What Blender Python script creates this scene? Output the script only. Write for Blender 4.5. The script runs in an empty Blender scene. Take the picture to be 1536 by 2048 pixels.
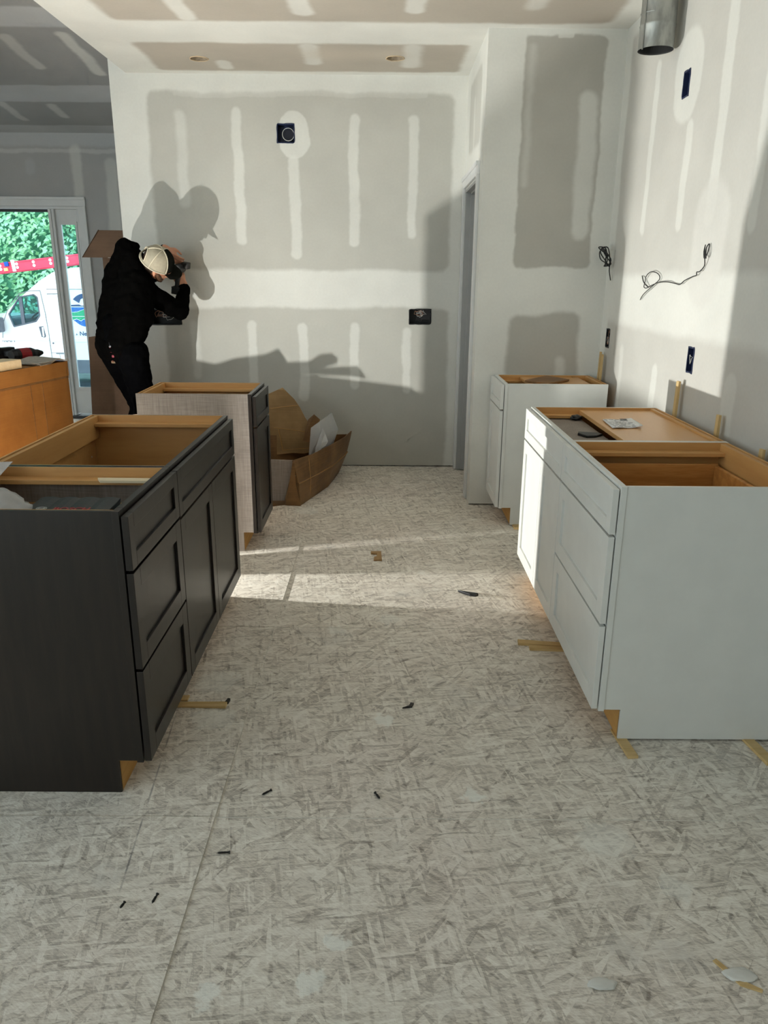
import bpy, bmesh, math, random
import numpy as np
from mathutils import Vector, Matrix, noise as mnoise

random.seed(7)
SC = bpy.context.scene
COL = SC.collection
PI = math.pi
R = math.radians

# ------------------------------------------------------------------ camera
cd = bpy.data.cameras.new('camera')
cam = bpy.data.objects.new('camera', cd)
COL.objects.link(cam)
cd.sensor_fit = 'VERTICAL'
cd.sensor_height = 24.0
cd.lens = 1513.33 / 2048.0 * 24.0
cd.clip_start = 0.02
cam.location = (0, 0, 1.4767)
PITCH, ROLL, YAW = 0.3018, 0.008, 0.0019
cam.matrix_world = (Matrix.Translation(cam.location) @ Matrix.Rotation(-YAW, 4, 'Z') @
                    Matrix.Rotation(PI / 2 - PITCH, 4, 'X') @ Matrix.Rotation(ROLL, 4, 'Z'))
SC.camera = cam

# ------------------------------------------------------------------ world, daylight, exposure
SC.view_settings.view_transform = 'Standard'
SC.view_settings.look = 'None'
SC.view_settings.gamma = 1.0
SC.view_settings.use_curve_mapping = False
SC.view_settings.exposure = 0.0
try:
    SC.cycles.use_denoising = True
    SC.cycles.max_bounces = 8
    SC.cycles.diffuse_bounces = 4
    SC.cycles.glossy_bounces = 3
    SC.cycles.transmission_bounces = 6
    SC.cycles.use_adaptive_sampling = True
    SC.cycles.adaptive_threshold = .08
    SC.cycles.adaptive_min_samples = 12
    SC.cycles.transparent_max_bounces = 8
    SC.cycles.sample_clamp_indirect = 6.0
except Exception:
    pass
SKY_STRENGTH = 2.4
LAMP_POWER = 111.0
w = bpy.data.worlds.new('overcast_sky')
SC.world = w
w.use_nodes = True
bg = w.node_tree.nodes['Background']
bg.inputs['Color'].default_value = (0.815, 0.945, 0.985, 1)
bg.inputs['Strength'].default_value = SKY_STRENGTH


def portal(name, loc, rot, sx, sy):
    l = bpy.data.lights.new(name, 'AREA')
    l.shape = 'RECTANGLE'
    l.size, l.size_y = sx, sy
    l.cycles.is_portal = True
    o = bpy.data.objects.new(name, l)
    o.location, o.rotation_euler = loc, rot
    COL.objects.link(o)


portal('window_portal', (-4.1, -2.74, 1.9), (PI / 2, 0, 0), 3.5, 3.2)
portal('side_window_portal', (-5.95, .45, 1.9), (0, PI / 2, PI), 3.2, 5.9)
portal('door_portal', (-3.67, 8.06, 1.05), (-PI / 2, 0, 0), 1.25, 2.05)

# ------------------------------------------------------------------ node helpers


class NT:
    def __init__(s, name):
        s.m = bpy.data.materials.new(name)
        s.m.use_nodes = True
        s.t = s.m.node_tree
        s.b = s.t.nodes['Principled BSDF']

    def n(s, typ, **k):
        nd = s.t.nodes.new(typ)
        for a, v in k.items():
            setattr(nd, a, v)
        return nd

    def put(s, sock, v):
        if hasattr(v, 'is_output'):
            s.t.links.new(v, sock)
        else:
            sock.default_value = v

    def math(s, op, a, b=None, c=None, clamp=False):
        nd = s.n('ShaderNodeMath', operation=op, use_clamp=clamp)
        s.put(nd.inputs[0], a)
        if b is not None:
            s.put(nd.inputs[1], b)
        if c is not None:
            s.put(nd.inputs[2], c)
        return nd.outputs[0]

    def vec(s, op, a, b=None):
        nd = s.n('ShaderNodeVectorMath', operation=op)
        s.put(nd.inputs[0], a)
        if b is not None:
            s.put(nd.inputs[1], b)
        return nd.outputs[1] if op in ('LENGTH', 'DOT_PRODUCT', 'DISTANCE') else nd.outputs[0]

    def scale(s, a, f):
        nd = s.n('ShaderNodeVectorMath', operation='SCALE')
        s.put(nd.inputs[0], a)
        s.put(nd.inputs[3], f)
        return nd.outputs[0]

    def coord(s, which='Object'):
        return s.n('ShaderNodeTexCoord').outputs[which]

    def mapping(s, v, rot=(0, 0, 0), scale=(1, 1, 1), loc=(0, 0, 0)):
        nd = s.n('ShaderNodeMapping')
        s.put(nd.inputs['Vector'], v)
        nd.inputs['Rotation'].default_value = rot
        nd.inputs['Scale'].default_value = scale
        nd.inputs['Location'].default_value = loc
        return nd.outputs[0]

    def noise(s, v, scale, detail=3, rough=.55, out='Fac'):
        nd = s.n('ShaderNodeTexNoise')
        s.put(nd.inputs['Vector'], v)
        nd.inputs['Scale'].default_value = scale
        nd.inputs['Detail'].default_value = detail
        nd.inputs['Roughness'].default_value = rough
        return nd.outputs[out]

    def vor(s, v, scale, out='Color', feature='F1', rnd=1.0):
        nd = s.n('ShaderNodeTexVoronoi', feature=feature)
        s.put(nd.inputs['Vector'], v)
        nd.inputs['Scale'].default_value = scale
        nd.inputs['Randomness'].default_value = rnd
        return nd.outputs[out]

    def ramp(s, f, a, b, lo=0.0, hi=1.0, smooth=True):
        nd = s.n('ShaderNodeMapRange', interpolation_type='SMOOTHSTEP' if smooth else 'LINEAR')
        s.put(nd.inputs[0], f)
        for i, v in zip((1, 2, 3, 4), (a, b, lo, hi)):
            s.put(nd.inputs[i], v)
        return nd.outputs[0]

    def mix(s, f, a, b, mode='MIX'):
        nd = s.n('ShaderNodeMix', data_type='RGBA', blend_type=mode)
        s.put(nd.inputs[0], f)
        for i, v in ((6, a), (7, b)):
            if isinstance(v, (tuple, list)) and len(v) == 3:
                v = (*v, 1)
            s.put(nd.inputs[i], v)
        return nd.outputs[2]

    def sep(s, v):
        nd = s.n('ShaderNodeSeparateXYZ')
        s.put(nd.inputs[0], v)
        return nd.outputs

    def comb(s, x, y, z):
        nd = s.n('ShaderNodeCombineXYZ')
        for i, v in enumerate((x, y, z)):
            s.put(nd.inputs[i], v)
        return nd.outputs[0]

    def bump(s, h, strength, dist):
        nd = s.n('ShaderNodeBump')
        s.put(nd.inputs['Height'], h)
        nd.inputs['Strength'].default_value = strength
        nd.inputs['Distance'].default_value = dist
        s.t.links.new(nd.outputs[0], s.b.inputs['Normal'])

    def base(s, v):
        if isinstance(v, (tuple, list)) and len(v) == 3:
            v = (*v, 1)
        s.put(s.b.inputs['Base Color'], v)

    def set(s, rough=None, metal=None, spec=None, **k):
        if rough is not None:
            s.put(s.b.inputs['Roughness'], rough)
        if metal is not None:
            s.b.inputs['Metallic'].default_value = metal
        if spec is not None:
            s.b.inputs['Specular IOR Level'].default_value = spec
        for a, v in k.items():
            s.put(s.b.inputs[a.replace('_', ' ')], v)
        return s.m


def simple(name, col, rough=.6, metal=0, var=.12, vs=9.0, spec=None, stretch=(1, 1, 1), bump=0, bs=60):
    """one colour with a soft procedural variation"""
    t = NT(name)
    c = t.coord()
    c2 = t.mapping(c, scale=stretch)
    f = t.noise(c2, vs, 4)
    a = tuple(x * (1 - var) for x in col)
    b = tuple(min(1, x * (1 + var)) for x in col)
    t.base(t.mix(t.ramp(f, .3, .7), a, b))
    if bump:
        t.bump(t.noise(c2, bs, 3), bump, .002)
    return t.set(rough=rough, metal=metal, spec=spec)


def srgb(r, g, b):
    return tuple(((x / 255 + .055) / 1.055) ** 2.4 if x / 255 > .04045 else x / 255 / 12.92 for x in (r, g, b))


# ------------------------------------------------------------------ materials
MUD = (.745, .74, .69)
PAPER = (.535, .525, .475)
TAN = (.47, .425, .36)


def drywall(name, u, v, base, shapes, under=None):
    """drywall: paper and taping compound laid on it.  shapes: (cu, cv, half_u, half_v, radius, soft, colour, strength)"""
    t = NT(name)
    c = t.coord()
    x = t.sep(c)
    p = t.comb(x['XYZ'.index(u)], x['XYZ'.index(v)], 0.0)
    nz = t.noise(p, 3.0, 1, out='Color')
    wob = t.scale(t.vec('SUBTRACT', nz, (.5, .5, .5)), .055)
    nz2 = t.noise(p, 17.0, 1, out='Color')
    wob2 = t.scale(t.vec('SUBTRACT', nz2, (.5, .5, .5)), .018)
    pw = t.vec('MULTIPLY', t.vec('ADD', t.vec('ADD', p, wob), wob2), (1, 1, 0))
    col = (*base, 1)
    for (cu, cv, hu, hv, r, soft, colr, st) in shapes:
        q = t.vec('ABSOLUTE', t.vec('SUBTRACT', pw, (cu, cv, 0)))
        q = t.vec('MAXIMUM', t.vec('SUBTRACT', q, (max(hu - r, 0), max(hv - r, 0), 0)), (0, 0, 0))
        f = t.ramp(t.vec('LENGTH', q), r + soft, r - soft, 0, st)
        col = t.mix(f, col, colr)
    g = t.noise(p, 1.6, 3, .6)
    g2 = t.noise(p, 60, 1)
    gg = t.math('ADD', t.ramp(g, .25, .75, .93, 1.05), t.ramp(g2, .2, .8, -.015, .015))
    t.base(t.mix(1.0, col, t.comb(gg, gg, gg), 'MULTIPLY'))
    t.bump(t.noise(p, 25, 2), .06, .002)
    return t.set(rough=.75, spec=.25)


def stripe(u, v0, v1, hw=.036, st=.85, soft=.012, col=MUD):
    return (u, (v0 + v1) / 2, hw, abs(v1 - v0) / 2, hw, soft, col, st)


def rect(u0, u1, v0, v1, col=PAPER, r=.05, soft=.02, st=1.0):
    return ((u0 + u1) / 2, (v0 + v1) / 2, abs(u1 - u0) / 2, abs(v1 - v0) / 2, r, soft, col, st)


M = {}
M['wall_back'] = drywall('drywall_back', 'X', 'Z', MUD, [
    rect(-1.70, .48, 1.52, 2.715), rect(-1.69, .50, -.1, 1.245),
    stripe(-1.47, 1.95, 2.60, .038, .55, .02), stripe(-1.065, 1.68, 2.63, .036, .75), stripe(-.66, 1.60, 2.30, .038, .75),
    (-.66, 2.44, .105, .16, .105, .008, MUD, .8),
    stripe(-.225, 1.68, 2.575, .036, .8), stripe(.205, 1.74, 2.575, .032, .8),
    stripe(-1.455, .70, 1.15, .034, .5, .02), stripe(-1.02, .62, 1.14, .034, .7), stripe(-.625, .52, 1.14, .036, .75),
    stripe(-.23, .62, 1.14, .034, .75), stripe(.175, .60, 1.10, .03, .75),
    (-.6, 2.70, .9, .012, .01, .006, (.66, .65, .6), .5)])
M['wall_pantry'] = drywall('drywall_pantry', 'X', 'Z', MUD, [
    rect(.80, 1.265, 1.54, 2.80, (.48, .465, .415), .03, .01), rect(.775, 1.24, .3, 1.262, (.48, .465, .415), .06),
    stripe(1.19, 1.70, 2.52, .055, .75, .02), stripe(.84, 2.0, 2.75, .02, .4, .02),
    stripe(1.13, .5, 1.0, .03, .6, .02), (1.02, 2.80, .045, .02, .01, .006, MUD, .8)])
M['wall_side'] = drywall('drywall_pantry_side', 'Y', 'Z', MUD, [
    rect(5.15, 5.8, 2.28, 2.72, PAPER, .05, .02, .7), stripe(5.5, 2.2, 2.6, .03, .6)])
RP = (.60, .585, .54)
M['wall_right'] = drywall('drywall_right', 'Y', 'Z', RP, [
    rect(4.80, 5.2, 0, 2.9, MUD, .02, .02), rect(-3, 5, 1.22, 1.50, MUD, .06, .03), rect(-3, 5, 2.76, 2.95, MUD, .02, .02),
    stripe(4.31, 1.70, 2.53, .034, .85), stripe(3.79, 1.68, 2.17, .04, .8), stripe(3.44, 1.68, 2.95, .045, .85),
    stripe(3.04, 1.65, 2.3, .04, .7), stripe(2.55, 1.6, 2.6, .045, .7),
    (3.88, 2.36, .16, .20, .16, .015, MUD, .85), (3.42, 1.62, .17, .26, .17, .03, (.70, .685, .64), .8),
    stripe(4.46, .1, 1.10, .03, .6, .02), stripe(3.885, .1, 1.07, .04, .85), stripe(3.02, .1, 1.12, .05, .6),
    stripe(2.5, .1, 1.1, .05, .6), (4.60, 1.12, .012, .09, .012, .01, (.3, .29, .27), .25)])
M['ceiling'] = drywall('drywall_ceiling', 'X', 'Y', MUD, [
    rect(-1.56, .50, 5.26, 5.92, TAN, .05, .03), rect(-1.54, 1.24, 3.9, 4.84, TAN, .06, .03),
    stripe(-1.09, 5.66, 5.88, .05, .7, .02), stripe(-.48, 5.26, 5.75, .055, .7, .025), stripe(.17, 5.26, 5.80, .06, .7, .03),
    stripe(-1.1, 3.9, 4.84, .05, .8, .02), stripe(-.45, 3.9, 4.74, .055, .8, .02), stripe(.16, 3.9, 4.70, .055, .8, .02),
    stripe(.78, 3.9, 4.62, .05, .6, .03), (-.2, 5.5, .3, .12, .1, .12, (.60, .53, .44), .6),
    rect(-1.54, 1.24, 2.7, 3.75, TAN, .06, .03), rect(-1.54, 1.24, 1.5, 2.55, TAN, .06, .03)])
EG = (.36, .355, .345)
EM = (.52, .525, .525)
M['wall_entry'] = drywall('drywall_entry', 'X', 'Z', (.45, .44, .43), [
    rect(-6, -1.5, 2.66, 2.9, EM, .02, .02), rect(-6, -1.5, 2.60, 2.635, (.58, .57, .55), .01, .01), stripe(-3.01, 2.1, 2.67, .05, .6, .02),
    stripe(-2.68, 1.3, 2.56, .055, .5, .02), (-3.47, 2.48, .05, .075, .05, .02, EM, .6), rect(-2.1, -1.8, 0, 3, EM)])
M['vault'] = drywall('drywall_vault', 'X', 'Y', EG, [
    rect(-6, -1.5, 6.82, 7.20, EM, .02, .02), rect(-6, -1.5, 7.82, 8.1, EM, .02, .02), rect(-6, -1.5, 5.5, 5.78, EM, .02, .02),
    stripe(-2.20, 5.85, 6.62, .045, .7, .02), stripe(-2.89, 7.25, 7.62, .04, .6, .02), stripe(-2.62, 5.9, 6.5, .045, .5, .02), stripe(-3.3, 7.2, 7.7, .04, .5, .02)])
M['plain_wall'] = simple('drywall_plain', MUD, .8, var=.06)
M['trim'] = simple('white_primed_trim', (.70, .70, .69), .4, var=.03)
M['door_grey'] = simple('grey_primed_door', (.40, .40, .39), .5, var=.03)
M['sill'] = simple('dark_bronze_sill', (.03, .03, .03), .4)


def mat_floor():
    t = NT('strand_board_floor')
    c = t.coord()
    p0 = t.vec('MULTIPLY', c, (1, 1, 0))
    wn = t.scale(t.vec('SUBTRACT', t.noise(p0, 5, 2, out='Color'), (.5, .5, .5)), .018)
    p = t.vec('ADD', p0, wn)
    h = t.ramp(t.noise(p0, 3.2, 4), .25, .75, .46, .58)
    hb = 0.5
    angs = [(0, 12), (24, 15), (-28, 13), (50, 20), (-55, 17), (80, 24), (-8, 26)]
    for i, (a, sc) in enumerate(angs):
        q = t.mapping(p, rot=(0, 0, R(a)), loc=(i * 3.7, i * 1.9, 0))
        q = t.vec('MULTIPLY', q, (sc * .55, sc * 4.2, 1))
        cl = t.sep(t.vor(q, 1.0))
        gr = t.noise(t.vec('MULTIPLY', q, (.7, 3.5, 1)), 1.5, 1)
        val = t.math('ADD', t.math('MULTIPLY', cl[1], .62), t.math('MULTIPLY', gr, .40))
        pres = t.ramp(cl[0], .60, .72)
        f = t.math('MULTIPLY', pres, .62)
        h = t.math('ADD', t.math('MULTIPLY', h, t.math('SUBTRACT', 1.0, f)), t.math('MULTIPLY', val, f))
    fine = t.noise(t.vec('MULTIPLY', p, (60, 260, 1)), 1.0, 3)
    fine2 = t.noise(t.vec('MULTIPLY', t.mapping(p, rot=(0, 0, R(35))), (40, 220, 1)), 1.0, 3)
    hh = t.math('ADD', h, t.math('ADD', t.ramp(fine, .3, .7, -.085, .095), t.ramp(fine2, .3, .7, -.06, .075)))
    # thin dark slivers and lines
    drk = None
    for i, (a, sc) in enumerate([(10, 9), (-35, 8), (40, 10), (85, 8), (-65, 9)]):
        q = t.mapping(p, rot=(0, 0, R(a)), loc=(i * 5.1, 2 + i, 0))
        q = t.vec('MULTIPLY', q, (sc, sc * 5.5, 1))
        d = t.vor(q, 1.0, 'Distance')
        cl = t.sep(t.vor(q, 1.0))
        m_ = t.math('MULTIPLY', t.ramp(d, .36, .12), t.ramp(cl[0], .80, .86))
        drk = m_ if drk is None else t.math('MAXIMUM', drk, m_)
    hh = t.math('SUBTRACT', hh, t.math('MULTIPLY', drk, .17))
    dust = t.ramp(t.noise(p0, 2.3, 5, .65), .56, .75, 0, .55)
    spots = t.math('MULTIPLY', t.ramp(t.vor(p0, 4.2, 'Distance'), .17, .05), t.ramp(t.sep(t.vor(p0, 4.2))[0], .80, .84))
    spots = t.math('MULTIPLY', spots, t.ramp(t.noise(p0, 26, 3), .38, .62))
    dark = srgb(150, 141, 130)
    mid = srgb(224, 216, 203)
    lite = srgb(248, 243, 232)
    col = t.mix(t.ramp(hh, .12, .50, smooth=False), dark, mid)
    col = t.mix(t.ramp(hh, .48, .78, smooth=False), col, lite)
    tint = t.noise(p0, .9, 3)
    col = t.mix(t.ramp(tint, .4, .7, 0, .5), col, t.mix(1.0, col, (.98, .92, .93), 'MULTIPLY'))
    col = t.mix(dust, col, srgb(200, 197, 190))
    marks = None
    for (mx, my, mr) in [(.014, 2.304, .042), (-.157, 1.275, .036), (.03, 3.12, .06), (-.2, 3.0, .05), (.62, 1.72, .09),
                         (-.62, 2.55, .10), (.75, 1.55, .05), (-.37, 1.24, .035), (-.58, 2.30, .09), (-.1, 1.38, .03), (.28, 1.9, .035), (-.5, 4.75, .10)]:
        d = t.math('ADD', t.vec('DISTANCE', p0, (mx, my, 0)), t.ramp(t.noise(p0, 28, 4), .2, .8, -.022, .022))
        k = t.ramp(d, mr, mr * .6, 0, .75 if mr < .05 else .4)
        marks = k if marks is None else t.math('MAXIMUM', marks, k)
    mk = t.math('MAXIMUM', marks, t.math('MULTIPLY', spots, .5))
    col = t.mix(mk, col, srgb(246, 246, 238))
    # chalk line snapped along the left cabinets
    x = t.sep(p0)
    line = t.math('ABSOLUTE', t.math('SUBTRACT', x[0], t.math('MULTIPLY_ADD', x[1], -.088, -.516)))
    ln = t.math('MULTIPLY', t.ramp(line, .0035, .0012), t.ramp(t.noise(p0, 9, 3), .35, .6, 0, .6))
    ln = t.math('MULTIPLY', ln, t.ramp(x[1], 1.45, 1.6))
    col = t.mix(ln, col, srgb(92, 88, 92))
    t.base(col)
    t.bump(t.math('ADD', hh, t.math('MULTIPLY', mk, .3)), .4, .004)
    return t.set(rough=.78, spec=.25)


M['floor'] = mat_floor()
M['floor_gap'] = simple('dusty_seam', srgb(226, 222, 212), .9)


def wood(name, c1, c2, scale=1.0, axis=1, rough=.5, rings=3.0):
    t = NT(name)
    s = [9.0, 9.0, 9.0]
    s[axis] = .9
    q = t.mapping(t.coord(), scale=tuple(k * scale for k in s))
    n1 = t.noise(q, rings, 5, .6)
    n2 = t.noise(t.mapping(q, scale=(4, 4, 4)), rings * 2, 3)
    f = t.math('ADD', t.math('MULTIPLY', t.ramp(n1, .3, .7), .7), t.math('MULTIPLY', n2, .3))
    t.base(t.mix(f, c1, c2))
    t.bump(n2, .08, .001)
    return t.set(rough=rough)


M['maple'] = wood('maple_veneer', srgb(196, 144, 84), srgb(214, 166, 104), .6, 0, .45, 2)
M['maple_y'] = wood('maple_veneer_lengthwise', srgb(196, 144, 84), srgb(214, 166, 104), .6, 1, .45, 2)
M['shelf'] = wood('maple_shelf_board', srgb(204, 152, 94), srgb(214, 166, 108), .3, 1, .35, 2)
M['oak'] = wood('oak_drawer_box', srgb(170, 112, 52), srgb(212, 156, 88), 1.4, 0, .5, 2.5)
M['toe'] = wood('raw_plywood', srgb(190, 140, 72), srgb(216, 168, 98), .8, 1, .7)
M['shim'] = wood('pine_shim', srgb(196, 162, 104), srgb(222, 194, 140), 2.0, 0, .7)
M['shim_z'] = wood('pine_shim_upright', srgb(196, 162, 104), srgb(222, 194, 140), 2.0, 2, .7)
M['pale_wood'] = wood('pale_pine', srgb(226, 208, 172), srgb(240, 226, 194), 1.5, 0, .7)
M['edge'] = simple('raw_panel_edge', srgb(214, 192, 158), .7)


def mat_dark():
    t = NT('charcoal_stained_maple')
    c = t.coord()
    q = t.mapping(c, scale=(14, 14, 1.3))
    n = t.noise(q, 3, 5, .6)
    t.base(t.mix(t.ramp(n, .3, .75), srgb(23, 17, 13), srgb(36, 28, 22)))
    t.bump(n, .03, .001)
    return t.set(rough=.33, spec=.5)


M['dark'] = mat_dark()
M['white'] = simple('warm_white_paint', (.75, .755, .72), .38, var=.02, spec=.4)


def mat_linen():
    t = NT('linen_print_panel')
    c = t.coord()
    a = t.noise(t.mapping(c, scale=(160, 160, 7)), 1, 3)
    b = t.noise(t.mapping(c, scale=(9, 9, 190)), 1, 3)
    d = t.noise(c, 5, 4)
    f = t.math('ADD', t.math('MULTIPLY', a, .4), t.math('ADD', t.math('MULTIPLY', b, .3), t.math('MULTIPLY', d, .3)))
    t.base(t.mix(t.ramp(f, .36, .64), srgb(124, 113, 104), srgb(152, 141, 131)))
    return t.set(rough=.6)


M['linen'] = mat_linen()


def mat_card(name, c1, c2, rough=.8):
    t = NT(name)
    c = t.coord()
    n = t.noise(c, 4, 5, .6)
    fl = t.noise(t.mapping(c, scale=(2, 2, 120)), 1, 2)
    f = t.math('ADD', t.math('MULTIPLY', n, .8), t.math('MULTIPLY', fl, .2))
    t.base(t.mix(t.ramp(f, .35, .65), c1, c2))
    t.bump(n, .15, .004)
    return t.set(rough=rough)


M['card'] = mat_card('brown_cardboard', srgb(142, 112, 72), srgb(168, 134, 90))
M['card_dark'] = mat_card('taped_cardboard', srgb(104, 72, 38), srgb(142, 104, 62), .5)
M['card_big'] = mat_card('orange_brown_carton', srgb(142, 94, 40), srgb(158, 108, 50), .6)
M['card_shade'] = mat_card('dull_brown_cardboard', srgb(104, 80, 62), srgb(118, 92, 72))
M['tape'] = simple('clear_packing_tape', srgb(196, 150, 90), .2, var=.05)


def mat_plastic():
    t = NT('clear_poly_wrap')
    n = t.noise(t.coord(), 14, 4)
    t.base(t.mix(n, (.80, .82, .83), (.95, .96, .97)))
    t.bump(n, .4, .01)
    t.set(rough=.25, Transmission_Weight=.45)
    t.b.inputs['Alpha'].default_value = .72
    return t.m


M['wrap'] = mat_plastic()
M['galv'] = simple('galvanised_steel', (.36, .37, .35), .5, .8, .25, 22, stretch=(1, 1, .4))
M['galv_in'] = simple('duct_inside', (.02, .02, .02), .7)
M['blue_box'] = simple('navy_plastic_box', (.012, .022, .07), .5)
M['navy_dark'] = simple('near_black_navy', (.004, .005, .016), .6)
M['can'] = simple('dusty_tan_can', srgb(176, 160, 138), .7, var=.2, vs=40)
M['black'] = simple('black_plastic', (.012, .012, .013), .45)
M['case'] = simple('black_green_case_plastic', (.016, .026, .030), .5, bump=.2, bs=120)
M['red'] = simple('red_plastic', (.35, .02, .025), .45)
M['dull_red'] = simple('dull_red_rubber', (.22, .02, .035), .6)
M['steel'] = simple('bright_steel', (.6, .6, .6), .3, 1)
M['copper'] = simple('copper_wire', (.55, .3, .2), .4, .8)
M['wire_white'] = simple('white_cable_sheath', (.55, .55, .52), .5)
M['wire_black'] = simple('black_wire', (.015, .015, .015), .5)
M['screw'] = simple('black_phosphate_screw', (.02, .018, .016), .5, .3)
M['chip'] = simple('plaster_flake', (.78, .77, .72), .9)
M['paper'] = simple('instruction_paper', (.78, .78, .77), .7, var=.03)
M['ink'] = simple('printed_ink', (.09, .09, .1), .8)
M['newsprint'] = simple('folded_grey_paper', srgb(176, 170, 160), .8, var=.25, vs=40, stretch=(1, 6, 1))
M['skin'] = simple('skin', srgb(206, 148, 118), .55, var=.08, vs=20)
M['hair'] = simple('dark_brown_hair', (.035, .02, .012), .6, var=.4, vs=80)
M['beard'] = simple('brown_beard', (.10, .045, .02), .7, var=.4, vs=80)


def mat_cloth(name, col, rough=.85):
    t = NT(name)
    c = t.coord()
    n = t.noise(c, 11, 4, .6)
    k = t.noise(c, 240, 2)
    t.base(t.mix(t.ramp(n, .3, .7), tuple(x * .8 for x in col), tuple(x * 1.25 for x in col)))
    t.bump(t.math('ADD', n, t.math('MULTIPLY', k, .15)), .35, .02)
    return t.set(rough=1.0, spec=.02)


M['jacket'] = mat_cloth('black_hoodie_fleece', (.0018, .0017, .0016))
M['trousers'] = mat_cloth('black_canvas', (.0016, .0017, .002))
M['boot'] = simple('dark_leather', (.03, .02, .012), .6)
M['capmesh'] = simple('off_white_cap_mesh', srgb(168, 160, 140), .8, var=.06, vs=60, bump=.3, bs=500)
M['capseam'] = simple('cream_cap_piping', srgb(204, 196, 174), .8)
M['capdark'] = mat_cloth('dark_olive_cap_twill', (.010, .010, .008))
M['label_tan'] = simple('tan_label', srgb(120, 100, 78), .8)
M['orange'] = simple('orange_label_print', srgb(96, 50, 30), .8)
M['bucket'] = simple('white_bucket_plastic', (.7, .7, .68), .4)
M['yellow'] = simple('yellow_lamp_housing', (.7, .42, .02), .45)
# outside
M['van'] = simple('white_van_paint', (.92, .96, .96), .25, var=.01)
M['van_grey'] = simple('grey_van_plastic', (.12, .14, .17), .5)
M['van_seam'] = simple('van_panel_gap', (.25, .29, .30), .6)
M['vinyl_blue'] = simple('blue_vinyl', srgb(24, 108, 190), .4, var=.03)
M['vinyl_navy'] = simple('navy_vinyl', srgb(30, 74, 120), .4, var=.03)
M['vinyl_green'] = simple('green_vinyl', srgb(30, 170, 120), .4, var=.03)
M['ladder'] = simple('red_fibreglass', srgb(242, 76, 108), .45, var=.04)
M['alu'] = simple('bright_aluminium', (.85, .87, .88), .35, .4)
M['strap_blue'] = simple('blue_ratchet_strap', srgb(20, 90, 200), .6)
M['strap_yellow'] = simple('yellow_tag', srgb(250, 236, 150), .6)
M['tyre'] = simple('black_tyre', (.02, .02, .022), .8)
M['asphalt'] = simple('pale_concrete_drive', srgb(172, 184, 196), .9, var=.15, vs=3, bump=.3)


def mat_leaf():
    t = NT('laurel_leaf')
    n = t.noise(t.coord(), 2.2, 4)
    n2 = t.vor(t.coord(), 9)
    c = t.mix(t.ramp(n, .3, .7), srgb(132, 208, 172), srgb(186, 244, 222))
    c = t.mix(t.math('MULTIPLY', t.sep(n2)[0], .5), c, srgb(180, 236, 150))
    t.base(c)
    return t.set(rough=.4)


M['leaf'] = mat_leaf()
M['leaf_dark'] = simple('hedge_inside', srgb(80, 150, 120), .8, var=.3)


def mat_glass(name, col=(1, 1, 1), rough=0.0, alpha=.14):
    """thin pane: mostly see-through with a glossy coat"""
    t = NT(name)
    out = t.t.nodes['Material Output']
    tr = t.n('ShaderNodeBsdfTransparent')
    tr.inputs[0].default_value = (*col, 1)
    gl = t.n('ShaderNodeBsdfGlossy')
    gl.inputs['Roughness'].default_value = rough
    fr = t.n('ShaderNodeLayerWeight')
    fr.inputs[0].default_value = .25
    mx = t.n('ShaderNodeMixShader')
    f = t.math('MULTIPLY', fr.outputs['Fresnel'], alpha / .14 * .6)
    t.put(mx.inputs[0], f)
    t.t.links.new(tr.outputs[0], mx.inputs[1])
    t.t.links.new(gl.outputs[0], mx.inputs[2])
    t.t.links.new(mx.outputs[0], out.inputs[0])
    return t.m


M['glass'] = mat_glass('window_glass', (.88, .97, .99))
M['van_glass'] = mat_glass('van_tinted_glass', (.50, .78, .84), alpha=.3)


def emissive(name, col, strength):
    t = NT(name)
    t.base(col)
    t.b.inputs['Emission Color'].default_value = (*col, 1)
    t.b.inputs['Emission Strength'].default_value = strength
    return t.m


M['lens'] = emissive('lit_lamp_lens', (1, .95, .85), 6.0)

# ------------------------------------------------------------------ object helpers
WM = {}


def base_matrix(o):
    return WM.get(o.name, Matrix.Identity(4))


def tag(o, label=None, cat=None, group=None, kind=None):
    if label:
        o['label'] = label
    if cat:
        o['category'] = cat
    if group:
        o['group'] = group
    if kind:
        o['kind'] = kind
    return o


def thing(name, label, cat, loc=(0, 0, 0), rotz=0.0, group=None):
    o = bpy.data.objects.new(name, None)
    o.empty_display_size = .05
    COL.objects.link(o)
    o.location = loc
    o.rotation_euler = (0, 0, rotz)
    WM[o.name] = Matrix.Translation(loc) @ Matrix.Rotation(rotz, 4, 'Z')
    return tag(o, label, cat, group)


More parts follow.
